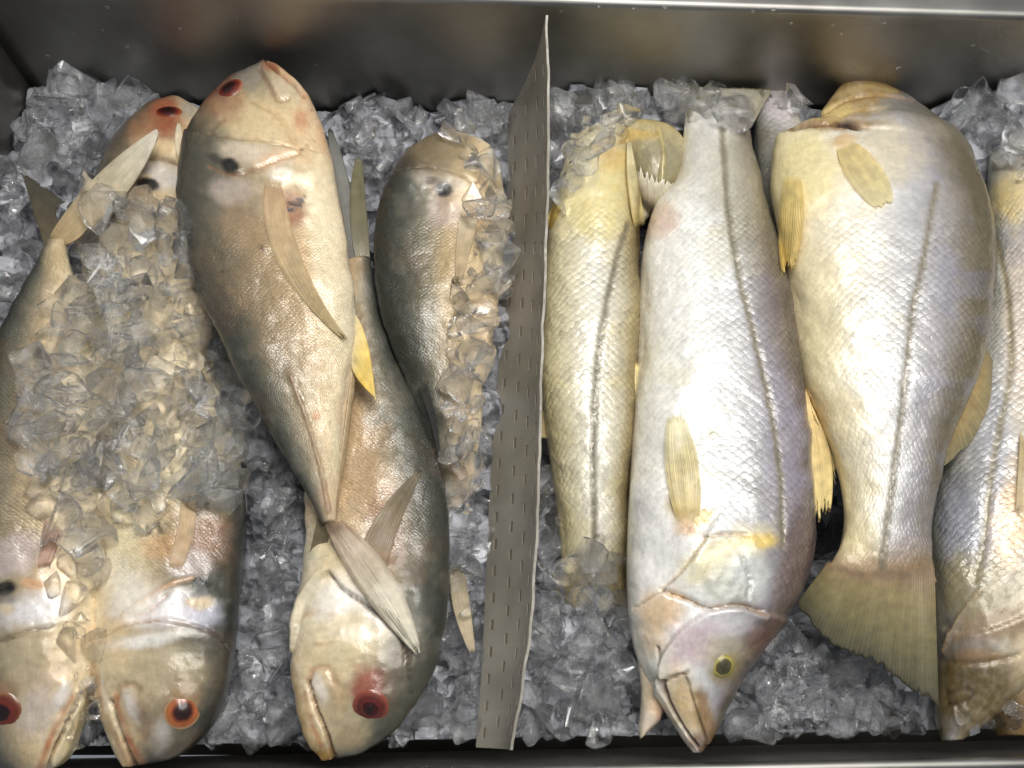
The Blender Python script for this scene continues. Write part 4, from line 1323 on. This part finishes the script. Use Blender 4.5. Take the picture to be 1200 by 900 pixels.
fish_part('body', S4, st, p_s4, M_SNOOK, 's4', seed=16)
fin(S4, 'pelvic_fin', [(1196, 500), (1204, 520)], [(1190, 600), (1198, 602)], on=['s4'], lift=.004, nray=4, cb=(190, 170, 120), ct=(206, 190, 154), see=.6, thick=.0004, seed=38)

# ---- tail end of a snook showing between two others, and the brown head in the corner
st = [(886, 112, 926, 108, .010, .008), (884, 140, 938, 138, .008, .018), (886, 180, 944, 180, .006, .024), (890, 230, 946, 230, .002, .027), (896, 290, 948, 290, -.004, .026), (905, 350, 950, 350, -.012, .022), (912, 400, 950, 400, -.02, .014)]
S5 = thing('snook_fish', st, 'grey silver flank of a buried snook showing between two uppermost snooks', 'fish', 'snooks in the right compartment')


def p_s5(A):
    snook_base(A, 'L', [(0, (120, 118, 104)), (.4, (176, 174, 170)), (1, (206, 200, 186))], 191)
    A.M *= .7
    A.spot(915, 125, 26, 22, (196, 186, 190), .7)
    A.spot(905, 160, 30, 14, (110, 100, 88), .5)


fish_part('body', S5, st, p_s5, M_SNOOK, 's5', NS=100, top=50, bot=24, seed=17)
st = [(1186, 640, 1250, 640, -.012, .012), (1176, 700, 1262, 700, -.012, .028), (1168, 760, 1258, 760, -.012, .033), (1158, 805, 1245, 805, -.014, .030), (1156, 838, 1225, 838, -.016, .022), (1170, 862, 1205, 862, -.018, .010)]
S6 = thing('snook_fish', st, 'brown snook head low in the corner behind the olive head', 'fish', 'snooks in the right compartment')


def p_s6(A):
    snook_base(A, 'L', [(0, (104, 88, 60)), (.5, (150, 124, 86)), (1, (176, 150, 106))], 201)
    A.M *= 0
    A.line([(1160, 790), (1190, 780), (1215, 785)], 3, (70, 56, 40), .7, -.003)


fish_part('body', S6, st, p_s6, M_SNOOK, 's6', NS=100, top=50, bot=24, seed=18)

# ------------------------------------------------------------------ the perforated divider
div_b = [(597, 132, -.004), (594, 220, -.012), (591, 300, -.016), (585, 450, -.016), (575, 600, -.016), (566, 740, -.016), (558, 876, -.016)]
div_t = [(641, 17, HR - .006), (641, 120, HR - .030), (640, 250, .098), (637, 420, .085), (632, 570, .070), (620, 730, .052), (599, 879, .030)]
NT_, NW_ = 24 * 8, 4 * 5
Bb = catmull(np.array(div_b), NT_ + 1); Tt = catmull(np.array(div_t), NT_ + 1)
PB = unproj(Bb[:, 0], Bb[:, 1], Bb[:, 2]); PT = unproj(Tt[:, 0], Tt[:, 1], Tt[:, 2])
PB[:, 1] = np.minimum(PB[:, 1], [back_y(x) - .003 for x in PB[:, 0]]); PT[:, 1] = np.minimum(PT[:, 1], [back_y(x) - .003 for x in PT[:, 0]])
W_ = np.linspace(0, 1, NW_ + 1)
V = PB[:, None, :] * (1 - W_)[None, :, None] + PT[:, None, :] * W_[None, :, None]
V[:, :, 0] += (0.006 * np.sin(W_ * math.pi))[None, :] + 0.0015 * np.sin(np.linspace(0, 9, NT_ + 1))[:, None]
V[:, :, 0] += (fbm(np.linspace(0, 26, NT_ + 1), np.zeros(NT_ + 1), 4)[:, None] - .5) * .0022 * W_[None, :]
V[:, -1, 2] += (fbm(np.linspace(0, 60, NT_ + 1), np.zeros(NT_ + 1), 8) - .5) * .003
F = []
for i in range(NT_):
    for j in range(NW_):
        c, cj = j // 5, j % 5
        k = (i + c * 3) % 8
        if cj == 2 and k in (2, 3, 4) and 3 < i < NT_ - 3: continue
        a = i * (NW_ + 1) + j
        F.append((a, a + 1, a + NW_ + 2, a + NW_ + 1))
div = link('perforated_divider', grid_mesh('perforated_divider', V.reshape(-1, 3), F, smooth=False), None, M_PLASTIC)
so = div.modifiers.new('sheet', 'SOLIDIFY'); so.thickness = .0022; so.offset = 0
# grime packed in the slots, set back from both faces
GF = []; GV = []
for i in range(NT_):
    for j in range(NW_):
        c, cj = j // 5, j % 5
        if cj == 2 and (i + c * 3) % 8 in (2, 3, 4) and 3 < i < NT_ - 3:
            q = [V[i, j], V[i, j + 1], V[i + 1, j + 1], V[i + 1, j]]
            n0 = len(GV); GV += q; GF.append((n0, n0 + 1, n0 + 2, n0 + 3))
b = NT('slot_grime'); pg = b.n('ShaderNodeBsdfPrincipled'); pg.inputs['Base Color'].default_value = (.17, .14, .10, 1); pg.inputs['Roughness'].default_value = .6
b.l(pg.outputs[0], b.out.inputs['Surface'])
gr = link('slot_grime', grid_mesh('slot_grime', np.array(GV), GF, smooth=False), div, b.m)
sg_ = gr.modifiers.new('fill', 'SOLIDIFY'); sg_.thickness = .0012; sg_.offset = 0
tag(gr, kind='stuff')
tag(div, 'leaning translucent beige plastic divider sheet with rows of narrow slots', 'divider')
BVHS['div'] = BVHTree.FromPolygons([tuple(v) for v in V.reshape(-1, 3)], F)

# ------------------------------------------------------------------ crushed ice
rnd = random.Random(3)


def ice_proto(k):
    rg = random.Random(100 + k)
    bm = bmesh.new()
    ax = (1.0, rg.uniform(.6, .95), rg.uniform(.35, .7))
    for _ in range(rg.randint(9, 14)):
        v = Vector((rg.gauss(0, 1), rg.gauss(0, 1), rg.gauss(0, 1)))
        m = max(abs(v.x), abs(v.y), abs(v.z)); v = v / m * rg.uniform(.72, 1.0)
        bm.verts.new((v.x * ax[0] * .5, v.y * ax[1] * .5, v.z * ax[2] * .5))
    r = bmesh.ops.convex_hull(bm, input=bm.verts)
    bmesh.ops.delete(bm, geom=[g for g in set(r['geom_interior'] + r['geom_unused']) if isinstance(g, bmesh.types.BMVert)], context='VERTS')
    bmesh.ops.dissolve_limit(bm, angle_limit=.25, verts=bm.verts, edges=bm.edges)
    bmesh.ops.bevel(bm, geom=list(bm.edges), offset=.04, segments=1, profile=.6, affect='EDGES')
    bmesh.ops.triangulate(bm, faces=bm.faces)
    for v in bm.verts:
        v.co += Vector((rg.gauss(0, 1), rg.gauss(0, 1), rg.gauss(0, 1))) * .006
    bmesh.ops.recalc_face_normals(bm, faces=bm.faces)
    me = bpy.data.meshes.new('ice_chunk')
    bm.to_mesh(me); bm.free()
    me.materials.append(M_ICE)
    return me


PROTO = [ice_proto(k) for k in range(16)]


def in_poly(x, y, poly):
    c = False; n = len(poly)
    for i in range(n):
        x0, y0 = poly[i]; x1, y1 = poly[i - 1]
        if (y0 > y) != (y1 > y) and x < (x1 - x0) * (y - y0) / (y1 - y0) + x0: c = not c
    return c


JB = ['bed', 'j1', 'j2', 'j3', 'j4', 'j5', 'j6']
SB = ['bed', 's1', 's1g', 's2', 's3', 's4', 's5', 's6']
# name, label, polygon, spacing px, size px (min,max), layers, surfaces, number kept as single things
REG = [
    ('corner', 'clear ice chunk in the tall white heap in the steel corner', [(24, 135), (60, 112), (118, 96), (180, 112), (192, 138), (135, 190), (105, 232), (85, 232), (60, 205), (28, 192)], 18, (18, 48), 2, ['bed'], 34),
    ('side', 'wet ice chunk along the side wall below the raised tail', [(0, 190), (30, 190), (50, 260), (55, 300), (20, 380), (0, 425)], 20, (18, 46), 2, ['bed'], 14),
    ('heap', 'glassy ice chunk heaped on the bodies of the buried jacks', [(84, 262), (112, 222), (165, 236), (222, 246), (222, 320), (236, 380), (262, 420), (296, 500), (300, 560), (250, 596), (205, 570), (190, 605), (150, 606), (126, 640), (116, 690), (70, 600), (36, 560), (24, 480), (48, 400), (80, 350)], 17, (21, 63), 2, JB, 90),
    ('throat', 'flat ice chunk between the two head-down jack heads', [(60, 590), (120, 620), (122, 700), (112, 770), (104, 820), (75, 780), (62, 690)], 23, (21, 53), 1, JB, 12),
    ('gully', 'dark clear ice chunk in the gully beside the uppermost jack', [(226, 335), (262, 382), (300, 470), (350, 560), (366, 612), (346, 680), (344, 760), (348, 820), (375, 884), (240, 880), (276, 800), (292, 700), (306, 640), (300, 560), (256, 440)], 20, (20, 53), 2, ['bed'], 60),
    ('mid', 'ice chunk in the small heap between jack heads at the back wall', [(392, 142), (420, 122), (462, 110), (506, 134), (490, 166), (462, 192), (442, 228), (425, 190)], 18, (18, 46), 2, ['bed', 'j2'], 18),
    ('divider', 'clear ice chunk on the jack beside the plastic divider', [(508, 142), (550, 126), (594, 150), (594, 240), (586, 330), (578, 430), (572, 505), (520, 520), (528, 440), (538, 340), (556, 270), (552, 205)], 20, (21, 55), 2, JB, 30),
    ('foot', 'grey ice chunk at the foot of the plastic divider beside the jack', [(522, 520), (574, 500), (570, 640), (556, 868), (450, 876), (505, 800), (530, 700), (524, 600)], 20, (20, 48), 2, ['bed', 'j3'], 30),
    ('front', 'small ice chunk by the front rim between two jack mouths', [(80, 850), (112, 790), (120, 850), (140, 886), (70, 888)], 21, (18, 41), 1, JB, 4),
    ('backrow', 'clear ice chunk in the row behind the snooks at the back wall', [(644, 96), (700, 92), (760, 86), (820, 96), (870, 110), (905, 88), (950, 104), (935, 135), (895, 120), (862, 150), (800, 146), (740, 138), (715, 160), (670, 230), (644, 262)], 18, (20, 53), 2, SB, 40),
    ('backcorner', 'ice chunk behind the far snooks in the back corner', [(1042, 96), (1100, 90), (1200, 96), (1200, 232), (1172, 200), (1130, 146), (1085, 116)], 19, (20, 48), 2, ['bed', 's4'], 22),
    ('tailice', 'clear ice chunk over the sunken tail of the snook by the divider', [(638, 560), (656, 580), (660, 648), (734, 650), (740, 862), (604, 874), (622, 750)], 20, (21, 58), 2, SB, 34),
    ('frontright', 'dark glassy ice chunk under the fanned snook tail', [(862, 782), (905, 735), (950, 748), (1030, 785), (1086, 852), (1080, 866), (842, 868)], 19, (20, 55), 2, ['bed'], 34),
    ('corner2', 'ice chunk in front of the brown snook head', [(1112, 872), (1152, 840), (1200, 806), (1200, 866)], 20, (18, 43), 2, SB, 6),
]
MARKS = [(130, 205, 'the raised pale tail'), (197, 131, 'the rust red eye'), (70, 110, 'the corner seam'), (20, 300, 'the side wall'),
         (172, 215, 'the upper black gill spot'), (180, 620, 'the striped black pectoral mark'), (300, 480, 'the dark back of the uppermost jack'), (235, 330, 'the dark shoulder of the uppermost jack'),
         (60, 520, 'the flank of the side wall jack'), (160, 420, 'the middle of the heap'), (360, 650, 'the crossing pale tail'), (350, 790, 'the red eyed jack mouth'), (250, 830, 'the orange ringed eye'),
         (300, 700, 'the bottom of the gully'), (430, 170, 'the two dark tail lobes'), (480, 140, 'the steel back wall'), (525, 150, 'the ice covered jack head'), (570, 300, 'the divider slots'),
         (550, 480, 'the dark second dorsal fin'), (545, 720, 'the loose pale tail lobe'), (480, 850, 'the front rim'), (100, 860, 'the open jaws'), (80, 690, 'the tan pectoral fin'),
         (660, 120, 'the top of the divider'), (725, 150, 'the dark gill hole'), (800, 110, 'the upturned snook tail stem'), (900, 105, 'the buried silver flank'), (1080, 105, 'the snook snout'), (1170, 150, 'the yellow patched tail end'),
         (690, 660, 'the sinking lateral line'), (640, 760, 'the low end of the divider'), (735, 790, 'the pale lower jaw'), (870, 800, 'the yellow ringed eye'), (970, 770, 'the left tip of the fanned tail'), (1080, 840, 'the right tip of the fanned tail'), (1170, 850, 'the brown head')]


TAIL = {REG[2][1]: 'on the jacks ', REG[6][1]: 'on the wedged jack ', REG[0][1]: 'in the corner heap ', REG[9][1]: 'behind the snooks ', REG[11][1]: 'over the sunken tail '}


def chunk_label(label, size_px, spot, lo, hi):
    q = (size_px - lo) / (hi - lo)
    wd = 'big' if q > .66 else ('small' if q < .33 else 'middling')
    mk = min(MARKS, key=lambda m: (m[0] - spot[0]) ** 2 + (m[1] - spot[1]) ** 2)[2]
    head = label.split(' chunk')[0]
    return f'{wd} {head} chunk {TAIL.get(label, "")}close to {mk}'


rest = []
total = 0
for (key, label, poly, sp, (s0, s1), layers, on, keep) in REG:
    xs = [p[0] for p in poly]; ys = [p[1] for p in poly]
    spots = []
    for ly in range(layers):
        y = min(ys) + rnd.uniform(0, sp)
        row = 0
        while y < max(ys):
            x = min(xs) + (sp / 2 if row % 2 else 0) + rnd.uniform(0, sp)
            while x < max(xs):
                px, py = x + rnd.uniform(-.35, .35) * sp, y + rnd.uniform(-.35, .35) * sp
                if in_poly(px, py, poly):
                    h = hit(px, py, on)
                    if h is not None and (rnd.random() < (1.0 if ly == 0 else (.5 if key == 'heap' else .75))):
                        size = rnd.uniform(s0, s1) * h[2] / FPX
                        spots.append((ly, size, h, rnd.randrange(16), (px, py)))
                x += sp
            y += sp; row += 1
    spots.sort(key=lambda s: -(s[0] * .012 + s[1]))
    for n, (ly, size, h, k, spot) in enumerate(spots):
        P = h[0] + np.array([0, 0, size * (.10 + .30 * ly)])
        by = back_y(P[0]) - size * .45
        P[1] = min(max(P[1], front_y(P[0]) + size * .5), by)
        P[0] = max(P[0], XL + size * .5)
        eu = Euler((rnd.gauss(0, .55), rnd.gauss(0, .55), rnd.uniform(0, 6.28)))
        sc = (size * rnd.uniform(.85, 1.25), size * rnd.uniform(.8, 1.15), size * rnd.uniform(.8, 1.2))
        if n < keep and total < 300:
            o = bpy.data.objects.new('ice_chunk', PROTO[k])
            COL.objects.link(o)
            o.location = P; o.rotation_euler = eu; o.scale = sc
            tag(o, chunk_label(label, size * FPX / h[2], spot, s0, s1), 'ice', label.replace('chunk', 'chunks', 1))
            total += 1
        else:
            rest.append((PROTO[k], Matrix.LocRotScale(Vector(P), eu, Vector(sc))))
# crumbs everywhere ice lies
for (key, label, poly, sp, (s0, s1), layers, on, keep) in REG:
    xs = [p[0] for p in poly]; ys = [p[1] for p in poly]
    for _ in range(int((max(xs) - min(xs)) * (max(ys) - min(ys)) / 1300)):
        px, py = rnd.uniform(min(xs), max(xs)), rnd.uniform(min(ys), max(ys))
        if not in_poly(px, py, poly): continue
        h = hit(px, py, on)
        if h is None: continue
        size = rnd.uniform(7, 17) * h[2] / FPX
        P = h[0] + np.array([0, 0, size * rnd.uniform(.2, 1.6)])
        P[1] = min(max(P[1], front_y(P[0]) + size), back_y(P[0]) - size)
        rest.append((PROTO[rnd.randrange(16)], Matrix.LocRotScale(Vector(P), Euler((rnd.uniform(0, 6), rnd.uniform(0, 6), rnd.uniform(0, 6))), Vector((size, size * .8, size * .8)))))
VV, FF = [], []
cache = {}
base = 0
for me, M in rest:
    if me.name not in cache:
        co = np.zeros(len(me.vertices) * 3); me.vertices.foreach_get('co', co)
        cache[me.name] = (co.reshape(-1, 3), np.array([list(p.vertices) for p in me.polygons]))
    co, fa = cache[me.name]
    Mn = np.array(M)
    VV.append(co @ Mn[:3, :3].T + Mn[:3, 3]); FF.append(fa + base); base += len(co)
me = grid_mesh('loose_ice', np.concatenate(VV), np.concatenate(FF).tolist(), smooth=False)
tag(link('loose_ice', me, None, M_ICE), 'small loose clear ice crumbs scattered through the heaps', 'ice', kind='stuff')

# bits of ice stuck on the back wall
VV, FF = [], []; base = 0
for k in range(34):
    px, py = rnd.uniform(20, 1190), rnd.uniform(8, 95)
    x = unproj(px, py, .08)[0]; y = back_y(x) - .0012
    d = ray(px, py); t = (y - CAM[1]) / d[1]; P = CAM + d * t
    co, fa = cache[PROTO[k % 16].name] if PROTO[k % 16].name in cache else list(cache.values())[0]
    s = rnd.uniform(.0025, .0065)
    VV.append(co * np.array([s, s * .5, s * 1.2]) + P); FF.append(fa + base); base += len(co)
tag(link('ice_specks', grid_mesh('ice_specks', np.concatenate(VV), np.concatenate(FF).tolist()), None, M_ICE), 'tiny melted ice specks stuck on the steel back wall', 'ice', kind='stuff')
print('ICE single', total, 'rest', len(rest), 'HR', HR, 'XL', XL)
